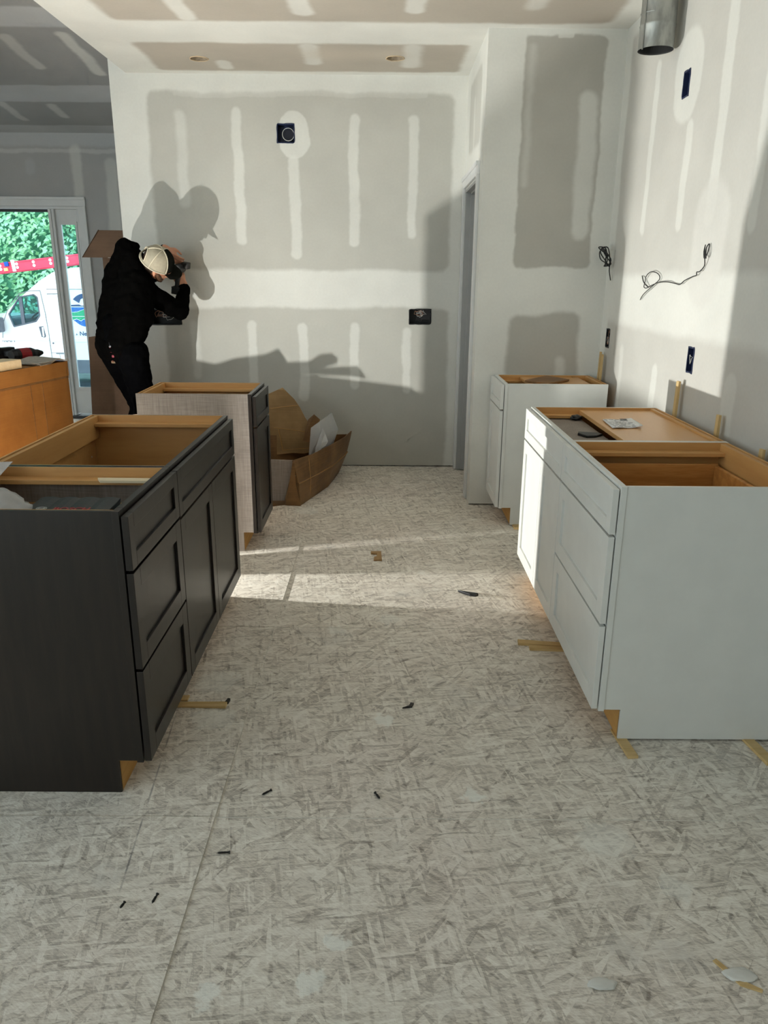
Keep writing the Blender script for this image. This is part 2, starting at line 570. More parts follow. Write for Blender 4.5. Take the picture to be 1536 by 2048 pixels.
class B:
    """bmesh in world coordinates; done() moves it into its parent's frame"""

    def __init__(s):
        s.b = bmesh.new()

    def box(s, x0, x1, y0, y1, z0, z1):
        v = [s.b.verts.new((x, y, z)) for x in (min(x0, x1), max(x0, x1)) for y in (min(y0, y1), max(y0, y1)) for z in (min(z0, z1), max(z0, z1))]
        for f in ((0, 1, 3, 2), (4, 6, 7, 5), (0, 4, 5, 1), (2, 3, 7, 6), (0, 2, 6, 4), (1, 5, 7, 3)):
            s.b.faces.new([v[i] for i in f])
        return s

    def obox(s, c, dims, mat=None):
        """oriented box: mat is a 3x3 rotation"""
        mat = mat or Matrix.Identity(3)
        v = []
        for x in (-.5, .5):
            for y in (-.5, .5):
                for z in (-.5, .5):
                    v.append(s.b.verts.new(Vector(c) + mat @ Vector((x * dims[0], y * dims[1], z * dims[2]))))
        for f in ((0, 1, 3, 2), (4, 6, 7, 5), (0, 4, 5, 1), (2, 3, 7, 6), (0, 2, 6, 4), (1, 5, 7, 3)):
            s.b.faces.new([v[i] for i in f])
        return s

    def prism(s, pts, off):
        """closed polygon of 3-D points swept by the vector off"""
        off = Vector(off)
        a = [s.b.verts.new(p) for p in pts]
        c = [s.b.verts.new(Vector(p) + off) for p in pts]
        s.b.faces.new(a[::-1])
        s.b.faces.new(c)
        n = len(a)
        for i in range(n):
            s.b.faces.new((a[i], a[(i + 1) % n], c[(i + 1) % n], c[i]))
        return s

    def ring(s, c, ax, r, n=16, ph=0):
        ax = Vector(ax).normalized()
        u = ax.orthogonal().normalized()
        w_ = ax.cross(u)
        return [s.b.verts.new(Vector(c) + r * (math.cos(2 * PI * i / n + ph) * u + math.sin(2 * PI * i / n + ph) * w_)) for i in range(n)]

    def cyl(s, p0, p1, r0, r1=None, n=16, cap0=True, cap1=True):
        r1 = r0 if r1 is None else r1
        ax = Vector(p1) - Vector(p0)
        a, c = s.ring(p0, ax, r0, n), s.ring(p1, ax, r1, n)
        for i in range(n):
            s.b.faces.new((a[i], a[(i + 1) % n], c[(i + 1) % n], c[i]))
        if cap0:
            s.b.faces.new(a[::-1])
        if cap1:
            s.b.faces.new(c)
        return s

    def tube(s, pts, r, n=8, closed=False):
        pts = [Vector(p) for p in pts]
        rr = r if isinstance(r, (list, tuple)) else [r] * len(pts)
        rings = []
        u = None
        for i, p in enumerate(pts):
            d = (pts[min(i + 1, len(pts) - 1)] - pts[max(i - 1, 0)])
            if d.length < 1e-9:
                d = Vector((0, 0, 1))
            d.normalize()
            if u is None:
                u = d.orthogonal().normalized()
            else:
                u = (u - d * u.dot(d))
                u = d.orthogonal().normalized() if u.length < 1e-6 else u.normalized()
            w_ = d.cross(u)
            rings.append([s.b.verts.new(p + rr[i] * (math.cos(2 * PI * k / n) * u + math.sin(2 * PI * k / n) * w_)) for k in range(n)])
        for a, c in zip(rings, rings[1:]):
            for k in range(n):
                s.b.faces.new((a[k], a[(k + 1) % n], c[(k + 1) % n], c[k]))
        s.b.faces.new(rings[0][::-1])
        s.b.faces.new(rings[-1])
        return s

    def lathe(s, c, prof, n=20, ax='Z'):
        """prof: (radius, height) pairs"""
        rings = []
        for r, z in prof:
            rings.append([s.b.verts.new(Vector(c) + Vector((r * math.cos(2 * PI * i / n), r * math.sin(2 * PI * i / n), z))) for i in range(n)])
        for a, d in zip(rings, rings[1:]):
            for i in range(n):
                s.b.faces.new((a[i], a[(i + 1) % n], d[(i + 1) % n], d[i]))
        s.b.faces.new(rings[0][::-1])
        s.b.faces.new(rings[-1])
        return s

    def ball(s, c, r, sx=1, sy=1, sz=1, seg=16, mat=None):
        m = Matrix.Translation(c) @ ((mat.to_4x4() if mat else Matrix.Identity(4)) @ Matrix.Diagonal((sx, sy, sz, 1)))
        bmesh.ops.create_uvsphere(s.b, u_segments=seg, v_segments=max(6, seg // 2), radius=r, matrix=m)
        return s

    def caps(s, p0, p1, r0, r1, seg=14):
        """tapered capsule: hull of two spheres"""
        t = bmesh.new()
        bmesh.ops.create_icosphere(t, subdivisions=2, radius=r0, matrix=Matrix.Translation(p0))
        bmesh.ops.create_icosphere(t, subdivisions=2, radius=r1, matrix=Matrix.Translation(p1))
        res = bmesh.ops.convex_hull(t, input=t.verts[:])
        keep = set()
        for f in t.faces:
            for v in f.verts:
                keep.add(v)
        mp = {}
        for f in t.faces:
            vs = []
            for v in f.verts:
                if v not in mp:
                    mp[v] = s.b.verts.new(v.co)
                vs.append(mp[v])
            try:
                s.b.faces.new(vs)
            except ValueError:
                pass
        t.free()
        return s

    def sheet(s, grid, thick=.004):
        """grid of 3-D points made into a thin solid sheet"""
        ny, nx = len(grid), len(grid[0])
        top = [[s.b.verts.new(p) for p in row] for row in grid]
        nrm = [[None] * nx for _ in range(ny)]
        for j in range(ny):
            for i in range(nx):
                a = Vector(grid[j][min(i + 1, nx - 1)]) - Vector(grid[j][max(i - 1, 0)])
                c = Vector(grid[min(j + 1, ny - 1)][i]) - Vector(grid[max(j - 1, 0)][i])
                n = a.cross(c)
                nrm[j][i] = n.normalized() if n.length > 1e-9 else Vector((0, 0, 1))
        bot = [[s.b.verts.new(Vector(grid[j][i]) - nrm[j][i] * thick) for i in range(nx)] for j in range(ny)]
        for j in range(ny - 1):
            for i in range(nx - 1):
                s.b.faces.new((top[j][i], top[j][i + 1], top[j + 1][i + 1], top[j + 1][i]))
                s.b.faces.new((bot[j][i], bot[j + 1][i], bot[j + 1][i + 1], bot[j][i + 1]))
        edge = [(0, i) for i in range(nx)] + [(j, nx - 1) for j in range(1, ny)] + [(ny - 1, i) for i in range(nx - 2, -1, -1)] + [(j, 0) for j in range(ny - 2, 0, -1)]
        for k in range(len(edge)):
            (j, i), (j2, i2) = edge[k], edge[(k + 1) % len(edge)]
            s.b.faces.new((top[j2][i2], top[j][i], bot[j][i], bot[j2][i2]))
        return s

    def mesh(s, name, inv=None):
        if inv is not None:
            s.b.transform(inv)
        bmesh.ops.recalc_face_normals(s.b, faces=s.b.faces[:])
        me = bpy.data.meshes.new(name)
        s.b.to_mesh(me)
        s.b.free()
        return me

    def done(s, name, mat, parent=None, bevel=0.0, smooth=False, seg=2):
        wm = base_matrix(parent) if parent else Matrix.Identity(4)
        me = s.mesh(name, wm.inverted() if parent else None)
        me.materials.append(M[mat] if isinstance(mat, str) else mat)
        o = bpy.data.objects.new(name, me)
        COL.objects.link(o)
        WM[o.name] = wm
        if parent:
            o.parent = parent
        if bevel:
            md = o.modifiers.new('bevel', 'BEVEL')
            md.width, md.segments, md.limit_method = bevel, seg, 'ANGLE'
            md.angle_limit = R(40)
        if smooth:
            me.shade_smooth()
        return o


def apply_mods(o):
    dg = bpy.context.evaluated_depsgraph_get()
    me = bpy.data.meshes.new_from_object(o.evaluated_get(dg))
    o.modifiers.clear()
    old = o.data
    o.data = me
    bpy.data.meshes.remove(old)
    return o


def struct(o):
    o['kind'] = 'structure'
    return o


def cut(o, cutter):
    """holes in a wall"""
    me = cutter.mesh('cutter')
    c = bpy.data.objects.new('cutter', me)
    COL.objects.link(c)
    md = o.modifiers.new('holes', 'BOOLEAN')
    md.operation, md.solver, md.object = 'DIFFERENCE', 'EXACT', c
    bpy.context.view_layer.update()
    apply_mods(o)
    bpy.data.objects.remove(c)
    return o


def rot3(*eul):
    m = Matrix.Identity(3)
    for ax, a in eul:
        m = Matrix.Rotation(R(a), 3, ax) @ m
    return m


def lettering(body, size, mat, name, parent, o, ux, uy, depth=.0008, bold=0.0):
    """flat print: the word body on the plane spanned by ux, uy with its lower left corner at o (world)"""
    cu = bpy.data.curves.new(name, 'FONT')
    cu.body = body
    cu.size = size
    cu.extrude = depth
    cu.offset = bold
    tmp = bpy.data.objects.new(name, cu)
    COL.objects.link(tmp)
    bpy.context.view_layer.update()
    dg = bpy.context.evaluated_depsgraph_get()
    me = bpy.data.meshes.new_from_object(tmp.evaluated_get(dg))
    bpy.data.objects.remove(tmp)
    ux, uy = Vector(ux).normalized(), Vector(uy).normalized()
    uz = ux.cross(uy)
    m = Matrix((ux, uy, uz)).transposed().to_4x4()
    m.translation = Vector(o)
    wm = base_matrix(parent)
    me.transform(wm.inverted() @ m)
    me.materials.clear()
    me.materials.append(M[mat])
    ob = bpy.data.objects.new(name, me)
    COL.objects.link(ob)
    ob.parent = parent
    WM[ob.name] = wm
    return ob


# ------------------------------------------------------------------ the room
XW, YB, YP, XP, ZC, XE = 1.377, 5.997, 4.92, .583, 2.83, -1.83
YE, ZE, SLOPE = 8.05, 2.775, .12
XL, YR = -6.0, -2.8


def vz(y):
    return ZE + SLOPE * (YE - y)


fl = struct(B().box(XL, XW + .1, YR, 8.3, -.10, -.0012).done('floor', 'floor_gap'))
# subfloor sheets, four feet deep, butt-jointed; the left row sits a hair proud of the right one
ycuts = [YR, -.640, .580, 1.802, 3.024, 4.246, 5.468, 6.69, 8.05]
xcuts = [XL, -5.34, -2.9, -.470, XW]
for i in range(4):
    for j in range(8):
        top = .004 if i == 2 else .0
        g = .0012
        B().box(xcuts[i] + g, xcuts[i + 1] - g, ycuts[j] + 2 * g, ycuts[j + 1] - 2 * g, -.0012, top).done('subfloor_sheet', 'floor', fl)

wb = struct(B().box(-1.95, XW + .12, YB, YB + .12, .010, 3.35).done('wall_back', 'wall_back'))
OB = [(-.717, 2.452, .062, .062), (.276, 1.183, .083, .056), (-1.676, 1.165, .12, .056)]   # box openings: x, z, half width, half height
k = B()
for x, z, a, b in OB:
    k.box(x - a, x + a, YB - .05, YB + .085, z - b, z + b)
cut(wb, k)
wr = struct(B().box(XW, XW + .12, YR, YB + .12, 0, 4.3).done('wall_right', 'wall_right'))
RB = [(3.89, 2.329, .038, .055), (3.447, 1.129, .034, .055), (4.759, 1.125, .034, .055)]
k = B()
for y, z, a, b in RB:
    k.box(XW - .05, XW + .085, y - a, y + a, z - b, z + b)
cut(wr, k)
struct(B().box(XP, XW, YP, YP + .12, .010, ZC).done('wall_pantry_front', 'wall_pantry'))
DY0, DY1, DZ = 5.15, 5.90, 2.075
ws = B().box(XP, XP + .12, YP + .12, DY0, 0, ZC).box(XP, XP + .12, DY1, YB, 0, ZC).box(XP, XP + .12, DY0, DY1, DZ, ZC)
struct(ws.done('wall_pantry_side', 'wall_side'))
ce = struct(B().box(XE, XW, 2.4, YB, ZC, ZC + .13).done('ceiling', 'ceiling'))
CANS = [(-1.225, 5.615), (.06, 5.565)]
k = B()
for x, y in CANS:
    k.cyl((x, y, ZC - .05), (x, y, ZC + .125), .06, n=28)
cut(ce, k)
struct(B().box(XE, XE + .12, 2.4, YB, ZC + .13, 3.6).box(XE, XW, 2.3, 2.4, ZC, 3.6).done('trim_1', 'plain_wall'))
# vaulted ceiling of the living room and entry
struct(B().prism([(XL, YE, vz(YE)), (XL, YR, vz(YR)), (XL, YR, vz(YR) + .1), (XL, YE, vz(YE) + .1)], (XW - XL + .1, 0, 0)).done('ceiling_vault', 'vault'))
# entry wall with the door unit opening
OX0, OX1, OZ = -4.33, -3.035, 2.115
we = B().box(XL, OX0, YE, YE + .14, 0, ZE).box(OX1, -1.7, YE, YE + .14, 0, ZE).box(OX0, OX1, YE, YE + .14, OZ, ZE)
struct(we.done('wall_entry', 'wall_entry'))
struct(B().box(-1.83, -1.71, YB + .12, YE, 0, 3.4).done('wall_hall', 'plain_wall'))
# left wall with a wide window, rear wall with a tall one: the daylight of the living room
lw = B().box(XL - .12, XL, YR, -2.5, 0, 4.2).box(XL - .12, XL, 3.4, YE, 0, 4.2).box(XL - .12, XL, -2.5, 3.4, 0, .3).box(XL - .12, XL, -2.5, 3.4, 3.5, 4.2)
struct(lw.done('wall_left', 'plain_wall'))
fr = B()
for y in (-1.0, .45, 1.95):
    fr.box(XL - .09, XL - .03, y - .03, y + .03, .3, 3.5)
struct(fr.done('window_1', 'trim'))
rw = B().box(XL, XW, YR - .12, YR, 0, .3).box(XL, XW, YR - .12, YR, 3.5, 4.3).box(XL, XL + .15, YR - .12, YR, .3, 3.5).box(-2.35, XW, YR - .12, YR, .3, 3.5)
struct(rw.done('wall_rear', 'plain_wall'))
fr = B()
for x in (-4.68, -3.52):
    fr.box(x - .03, x + .03, YR - .09, YR - .03, .3, 3.5)
struct(fr.done('window_2', 'trim'))

# entry door unit: open doorway and glazed sidelight
d2 = bpy.data.objects.new('door_2', None)
COL.objects.link(d2)
struct(d2)
Y0 = YE - .018
for (a, b_) in ((OX1 - .006, OX1 + .075), (OX0 - .075, OX0 + .006)):
    B().box(a, b_, Y0, YE, 0, OZ).done('casing_leg', 'trim', d2, .003)
B().box(OX1 + .052, OX1 + .075, Y0 - .012, Y0, 0, OZ).done('casing_band', 'trim', d2, .002)
B().box(OX0 - .075, OX1 + .075, Y0, YE, OZ, OZ + .085).done('casing_head', 'trim', d2, .003)
B().box(OX0 - .075, OX1 + .075, Y0 - .012, Y0, OZ + .06, OZ + .085).done('casing_band', 'trim', d2, .002)
for (a, b_) in ((OX0, OX0 + .03), (-3.345, -3.285), (OX1 - .03, OX1)):
    B().box(a, b_, YE, YE + .14, .03, OZ - .025).done('frame_post', 'trim', d2, .003)
B().box(OX0, OX1, YE, YE + .14, OZ - .025, OZ).done('frame_head', 'trim', d2, .002)
B().box(-3.325, -3.312, YE - .012, YE, .03, OZ - .025).done('mullion_bead', 'trim', d2, .002)
sl = B().box(-3.285, -3.245, YE + .03, YE + .075, .05, OZ - .025).box(-3.085, OX1 - .03, YE + .03, YE + .075, .05, OZ - .025)
sl.box(-3.245, -3.085, YE + .03, YE + .075, .05, .32).box(-3.245, -3.085, YE + .03, YE + .075, 1.955, OZ - .025)
sd = sl.done('sidelight_panel', 'trim', d2)
gb = B()
for (a, b, c, d) in ((-3.255, -3.235, .30, 1.975), (-3.095, -3.075, .30, 1.975)):
    gb.box(a, b, YE + .018, YE + .034, c, d)
gb.box(-3.235, -3.095, YE + .018, YE + .034, .30, .33).box(-3.235, -3.095, YE + .018, YE + .034, 1.945, 1.975)
gb.done('glazing_bead', 'trim', sd)
B().box(-3.245, -3.085, YE + .048, YE + .056, .32, 1.955).done('pane', 'glass', sd)
B().box(OX0 + .03, -3.345, YE + .06, YE + .075, OZ - .05, OZ - .025).done('weather_strip', 'black', d2)
B().box(OX0 - .02, OX1 + .02, YE - .03, YE + .16, 0.001, .028).done('threshold', 'sill', d2, .003)

# pantry door in its cased opening
d1 = bpy.data.objects.new('door_1', None)
COL.objects.link(d1)
struct(d1)
cw = .085
for (a, b) in ((DY0 - cw, DY0 - .008), (DY1 + .008, min(DY1 + cw, YB - .004))):
    B().box(XP - .017, XP, a, b, 0.004, DZ + .008).done('casing_leg', 'trim', d1, .003)
B().box(XP - .017, XP, DY0 - cw, min(DY1 + cw, YB - .004), DZ + .008, DZ + cw).box(XP - .026, XP - .017, DY0 - cw, min(DY1 + cw, YB - .004), DZ + cw - .025, DZ + cw).done('casing_head', 'trim', d1, .003)
B().box(XP, XP + .12, DY0, DY0 + .018, .01, DZ).box(XP, XP + .12, DY1 - .018, DY1, .01, DZ).box(XP, XP + .12, DY0, DY1, DZ - .018, DZ).done('jamb', 'door_grey', d1, .001)
B().box(XP + .035, XP + .07, DY1 - .030, DY1 - .018, .01, DZ - .018).box(XP + .035, XP + .07, DY0 + .018, DY1 - .018, DZ - .03, DZ - .018).done('door_stop', 'door_grey', d1, .001)
dl = B().box(XP + .075, XP + .11, DY0 + .02, DY1 - .02, .015, DZ - .02).done('door_leaf', 'door_grey', d1, .002)
B().box(XP + .067, XP + .075, DY0 + .13, DY1 - .13, 1.05, DZ - .14).box(XP + .067, XP + .075, DY0 + .13, DY1 - .13, .2, .90).done('raised_panel', 'door_grey', dl, .004)

# ------------------------------------------------------------------ base cabinets
GAP = .003


def shaker(name, X, d_in, d_out, y0, y1, z0, z1, wd, mat, root, s, xf):
    """five-piece front: stiles and rails around a recessed panel"""
    b = B()
    for (a, c, e, f) in ((y0, y0 + wd, z0, z1), (y1 - wd, y1, z0, z1), (y0 + wd, y1 - wd, z0, z0 + wd), (y0 + wd, y1 - wd, z1 - wd, z1)):
        b.box(X(d_in), X(d_out), a, c, e, f)
    o = b.done(name, mat, root, .0012)
    B().box(X(d_in), X(d_out + .0085), y0 + wd - .004, y1 - wd + .004, z0 + wd - .004, z1 - wd + .004).done('recessed_panel', mat, o)
    return o


def cabinet(name, label, xf, s, y0, y1, z0, H, depth, mat, side_near, liner, fronts, far_side=None, far_lining=None):
    root = thing(name, label, 'cabinet', ((xf - s * depth / 2), (y0 + y1) / 2, z0))

    def X(d):
        return xf - s * d
    t = .016
    TK, TH = .075, z0 + .11

    def side(y, mt):
        pts = [(X(.019), y, TH), (X(.019), y, H), (X(depth), y, H), (X(depth), y, z0), (X(TK), y, z0), (X(TK), y, TH)]
        return B().prism(pts, (0, t * .7, 0)).done('side_panel', mt, root)
    side(y0 + .0035, side_near)     # the face frame stands a little proud of the end panel
    side(y1 - t * .7, far_side or side_near)
    # lining of raw veneer whose edge shows along the top
    for a, b in ((y0 + t * .7 + .0035, y0 + t + .002), (y1 - t, y1 - t * .7)):
        if far_lining and a > (y0 + y1) / 2:
            B().box(X(.019), X(depth - .012), a, b, TH, H - .046).done('side_lining', far_lining, root)
            B().box(X(.019), X(depth - .012), a, b, H - .046, H).done('lining_edge', liner, root)
            continue
        B().box(X(.019), X(depth - .012), a, b, TH, H).done('side_lining', liner, root)
    B().box(X(depth - .012), X(depth - .004), y0 + t, y1 - t, TH, H).done('back_panel', liner, root)
    B().box(X(.019), X(depth - .012), y0 + t, y1 - t, TH, TH + .014).done('bottom_panel', liner, root)
    B().box(X(TK), X(TK + .012), y0 + t * .7, y1 - t * .7, z0, TH).done('toe_kick', 'toe', root)
    # face frame
    fb = B()
    sw = .038
    fb.box(X(0), X(.019), y0, y0 + sw, TH - .004, H).box(X(0), X(.019), y1 - sw, y1, TH - .004, H)
    fb.box(X(0), X(.019), y0 + sw, y1 - sw, TH - .004, TH + .03).box(X(0), X(.019), y0 + sw, y1 - sw, H - .038, H)
    zs = sorted({f[3] for f in fronts})[:-1]
    for zr in zs:
        fb.box(X(0), X(.019), y0 + sw, y1 - sw, zr - .016, zr + .03)
    fb.done('face_frame', mat, root, .0008)
    # stretchers let into the top on three sides
    for (c, d) in ((y1 - t - .052, y1 - t), (y0 + t, y0 + t + .03)):
        B().box(X(.019), X(depth - .034), c, d, H - .044, H - .030).done('stretcher', 'maple', root, .001)
    B().box(X(depth - .034), X(depth - .016), y0 + t, y1 - t, H - .10, H - .003).done('back_rail', 'maple_y', root, .001)
    for (nm, a, b, c, d, wd) in fronts:
        shaker(nm, X, -.004, -.023, a, b, c, d, wd, mat, root, s, xf)
    return root, X


LX, RX, DEP = -.695, .715, .607
L1, X1 = cabinet('drawer_cabinet', 'charcoal three-drawer base cabinet nearest the camera, holding a black tool case', LX, 1, 1.900, 2.392, .004, .880, DEP, 'dark', 'dark', 'maple', [
    ('drawer_front', 1.902, 2.390, .712, .866, .042), ('drawer_front', 1.902, 2.390, .415, .703, .056), ('drawer_front', 1.902, 2.390, .114, .406, .056)], far_lining='linen')
L2, X2 = cabinet('sink_cabinet', 'charcoal two-door base cabinet with one wide drawer front, standing open-topped', LX, 1, 2.393, 3.350, .004, .880, DEP, 'dark', 'dark', 'maple', [
    ('drawer_front', 2.396, 3.347, .706, .866, .042), ('door', 2.396, 2.869, .114, .697, .056), ('door', 2.873, 3.347, .114, .697, .056)], far_side='linen')
L3, X3 = cabinet('narrow_cabinet', 'charcoal one-door base cabinet with a grey linen-print side, near the man', LX, 1, 3.973, 4.430, .004, .880, DEP, 'dark', 'linen', 'maple', [
    ('drawer_front', 3.976, 4.427, .706, .866, .042), ('door', 3.976, 4.427, .114, .697, .056)])
R1, X4 = cabinet('drawer_cabinet', 'white three-drawer base cabinet nearest the camera, open top showing an oak drawer', RX, -1, 2.186, 2.852, .008, .880, DEP, 'white', 'white', 'maple', [
    ('drawer_front', 2.188, 2.850, .728, .872, .042), ('drawer_front', 2.188, 2.850, .428, .719, .056), ('drawer_front', 2.188, 2.850, .122, .419, .056)])
R2, X5 = cabinet('door_cabinet', 'white two-door base cabinet under a loose shelf board with a paper on it', RX, -1, 2.853, 3.650, .008, .880, DEP, 'white', 'white', 'maple', [
    ('drawer_front', 2.856, 3.647, .728, .872, .042), ('door', 2.856, 3.226, .122, .719, .056), ('door', 3.230, 3.647, .122, .719, .056)])
R3, X6 = cabinet('narrow_cabinet', 'white one-door base cabinet against the pantry wall in the far corner', RX, -1, 4.467, 4.908, .008, .880, DEP, 'white', 'white', 'maple', [
    ('drawer_front', 4.470, 4.905, .728, .872, .042), ('door', 4.470, 4.905, .122, .719, .056)])
# shelf-pin holes in the sink cabinet's back corner
for z in (.66, .70):
    B().box(X2(DEP - .0125), X2(DEP - .010), 3.27, 3.276, z, z + .007).done('shelf_pin_hole', 'paper', L2)

# oak drawer box of the near white cabinet (rounded top rear corner as in the photo)
dr = B()
dy0, dy1, dx0, dx1 = 2.232, 2.806, RX + .05, 1.272
zt, zb = .808, .700
dr.box(dx0, dx1, dy1 - .015, dy1, zb, zt).box(dx0, dx1, dy0, dy0 + .015, zb, zt).box(dx1 - .015, dx1, dy0 + .015, dy1 - .015, zb, zt - .006)
dr.box(dx0, dx0 + .012, dy0 + .015, dy1 - .015, zb, zt)
o = dr.done('drawer_box', 'oak', R1, .004)
B().box(dx0, dx1, dy0 + .01, dy1 - .01, zb + .012, zb + .02).done('drawer_bottom', 'maple', o)
B().box(RX + .019, RX + .05, dy0, dy1, zb + .03, zt - .05).done('slide_bracket', 'steel', o)

# grey linen board lying in the near dark cabinet; the case rests on it
gp = B().box(X1(.03), X1(.565), 1.93, 2.310, .764, .776).done('linen_board', 'linen')
tag(gp, 'grey linen-print board lying inside the near charcoal drawer cabinet', 'board')
o = B().box(X1(.022), X1(.57), 1.918, 2.374, .735, .763).done('drawer_box', 'maple', L1)

# tool case
tc = thing('tool_case', 'black plastic tool case with red lettering, lying in the near charcoal cabinet', 'tool case', (-.88, 2.1, .776))
b = B()
cx0, cx1, cy0, cy1 = -1.02, -.775, 1.985, 2.165
b.prism([(cx0, cy0, .7765), (cx1, cy0, .7765), (cx1, cy0, .815), (cx0, cy0, .815)], (0, cy1 - cy0, 0))
b.done('case_body', 'case', tc, .006)
b = B()
lid = [[(cx0 + .004 + (cx1 - cx0 - .008) * i / 12, cy0 + .003 + (cy1 - cy0 - .006) * j / 6,
         .832 + .009 * j / 6 + (.0035 if i % 3 else 0)) for i in range(13)] for j in range(7)]
b.sheet(lid, .02)
b.done('case_lid', 'case', tc, .002)
for x in (-.955, -.83):
    B().box(x, x + .03, cy0 - .007, cy0, .800, .828).done('latch', 'case', tc, .002)
nrm = Vector((0, -.05, 1)).normalized()
lettering('BOSCH', .032, 'red', 'lettering', tc, (-.932, 2.034, .8418), (1, 0, 0), (0, 1, .05), .0006, .0008)
b = B()
lc = Vector((-.966, 2.048, .8418))
for r0 in (.0125, .0075):
    b.tube([lc + Vector((r0 * 1.15 * math.cos(a * PI / 10), r0 * math.sin(a * PI / 10), .0006)) for a in range(21)], .0011, 6)
b.box(lc.x - .0095, lc.x - .0075, lc.y - .008, lc.y + .008, lc.z, lc.z + .0012).box(lc.x + .0075, lc.x + .0095, lc.y - .008, lc.y + .008, lc.z, lc.z + .0012).box(lc.x - .008, lc.x + .008, lc.y - .001, lc.y + .001, lc.z, lc.z + .0012)
b.done('ring_emblem', 'steel', tc)

# pale stick on the stretcher
o = B().prism([(-.905, 2.325, .853), (-.885, 2.288, .853), (-.725, 2.288, .853), (-.725, 2.325, .853)], (0, 0, .007)).done('wood_strip', 'pale_wood')
tag(o, 'pale pointed wood strip lying on the rail of the near charcoal cabinet', 'wood strip')


def crumple(cx, cy, cz, sx, sy, sz, seed, n=26, amp=.35):
    g = bmesh.new()
    bmesh.ops.create_icosphere(g, subdivisions=4, radius=1)
    for v in g.verts:
        d = mnoise.noise(v.co * 1.6 + Vector((seed, 0, 0))) + .5 * abs(mnoise.noise(v.co * 3.6 + Vector((0, seed, 0))))
        v.co *= 1 + amp * d
        v.co = Vector((cx + v.co.x * sx, cy + v.co.y * sy, cz + v.co.z * sz))
    b = B()
    b.b.free()
    b.b = g
    return b


o = crumple(-1.12, 2.03, .83, .115, .10, .06, 3.3).done('plastic_wrap', 'wrap', None, smooth=True)
tag(o, 'crumpled clear plastic wrap bulging from the near charcoal cabinet', 'plastic wrap')
fp = [[(-1.29 + .10 * i, 2.37 - .05 * j + .004 * math.sin(i * 3 + j), .893 - .008 * j + .006 * math.sin(2 * i + j)) for i in range(2)] for j in range(5)]
o = B().sheet(fp, .0012).done('foam_sheet', 'wrap')
tag(o, 'thin translucent foam sheet draped over the charcoal cabinet rail', 'foam sheet')
o = crumple(-.745, 2.19, .80, .025, .05, .03, 8.1).done('plastic_wrap', 'wrap', None, smooth=True)
tag(o, 'small piece of clear wrap beside the black tool case', 'plastic wrap')

# shelf board and contents on the white door cabinet
o = B().box(.946, 1.312, 2.872, 3.632, .8505, .8685).done('shelf_board', 'shelf', None, .0015)
tag(o, 'tan shelf board lying across the white two-door cabinet', 'shelf board')
sp = thing('instruction_sheet', 'white printed instruction sheet lying on the tan shelf board', 'paper', (1.04, 3.26, .871))
gx = [[Vector((.968 + .135 * i / 8 + .012 * j / 5, 3.155 + .20 * j / 5 + .02 * i / 8, .8735 + .012 * max(0, (i / 8 - .55)) ** 1.5 * (1.6 - j / 5) + .002 * math.sin(i))) for i in range(9)] for j in range(6)]
B().sheet(gx, .0008).done('sheet', 'paper', sp, smooth=True)
b = B()
for r_ in range(7):
    y = 3.335 - r_ * .026
    x = .978
    while x < 1.075:
        wd = random.uniform(.006, .028)
        if random.random() < .75:
            b.obox((x + wd / 2 + .005, y + .012 * (x - .97) / .13, .8752 + .0035 * max(0, (x - 1.045) / .05)), (wd, .0055, .0004))
        x += wd + .007
b.obox((1.07, 3.345, .877), (.03, .018, .0005))
b.done('print', 'ink', sp)['kind'] = 'stuff'
o = B().box(X5(.05), X5(.228), 3.10, 3.60, .826, .832).done('linen_board', 'linen')
tag(o, 'grey linen-print board seen inside the white two-door cabinet', 'board')
o = B().box(X5(.022), X5(.58), 2.872, 3.63, .716, .734).done('drawer_box', 'maple', R2)
pts = [(.86, 3.14, .8325), (.835, 3.20, .8325), (.845, 3.235, .8325), (.925, 3.215, .8325), (.94, 3.19, .8325), (.90, 3.15, .8325)]
o = B().prism(pts, (0, 0, .010)).done('black_bag', 'black', None, .003)
tag(o, 'black plastic packet tucked under the shelf board in the white cabinet', 'packet')
o = crumple(.915, 3.56, .846, .026, .022, .012, 5.5).done('hardware_packet', 'black', None, smooth=True)
tag(o, 'small dark hardware packet at the far end of the white cabinet', 'packet')
o = crumple(.86, 3.0, .765, .07, .09, .018, 6.5, amp=.25).done('foam_sheet', 'linen', None, smooth=True)
tag(o, 'crumpled grey foam wrap inside the white two-door cabinet', 'foam sheet')

# boards on the far white cabinet
o = B().box(.875, 1.245, 4.486, 4.885, .8505, .8685).done('shelf_board', 'shelf', None, .0015)
tag(o, 'tan shelf board on the far white corner cabinet', 'shelf board')
o = B().prism([(.86, 4.63, .872), (1.04, 4.87, .872), (1.14, 4.68, .872), (.97, 4.49, .872)], (0, 0, .010)).done('cardboard_square', 'card_dark', None, .001)
tag(o, 'brown cardboard square lying askew on the far corner cabinet', 'cardboard')

# ------------------------------------------------------------------ shims


def shim(name, p0, p1, wd, t0, t1, mat, label, group=None, up=(0, 0, 1)):
    p0, p1, up = Vector(p0), Vector(p1), Vector(up)
    d = (p1 - p0).normalized()
    sd = d.cross(up).normalized() * wd / 2
    b = B()
    v = [b.b.verts.new(q) for q in (p0 - sd, p0 + sd, p1 + sd, p1 - sd, p0 - sd + up * t0, p0 + sd + up * t0, p1 + sd + up * t1, p1 - sd + up * t1)]
    for f in ((3, 2, 1, 0), (4, 5, 6, 7), (0, 1, 5, 4), (1, 2, 6, 5), (2, 3, 7, 6), (3, 0, 4, 7)):
        b.b.faces.new([v[i] for i in f])
    o = b.done(name, mat, None, .0006)
    return tag(o, label, 'shim', group)


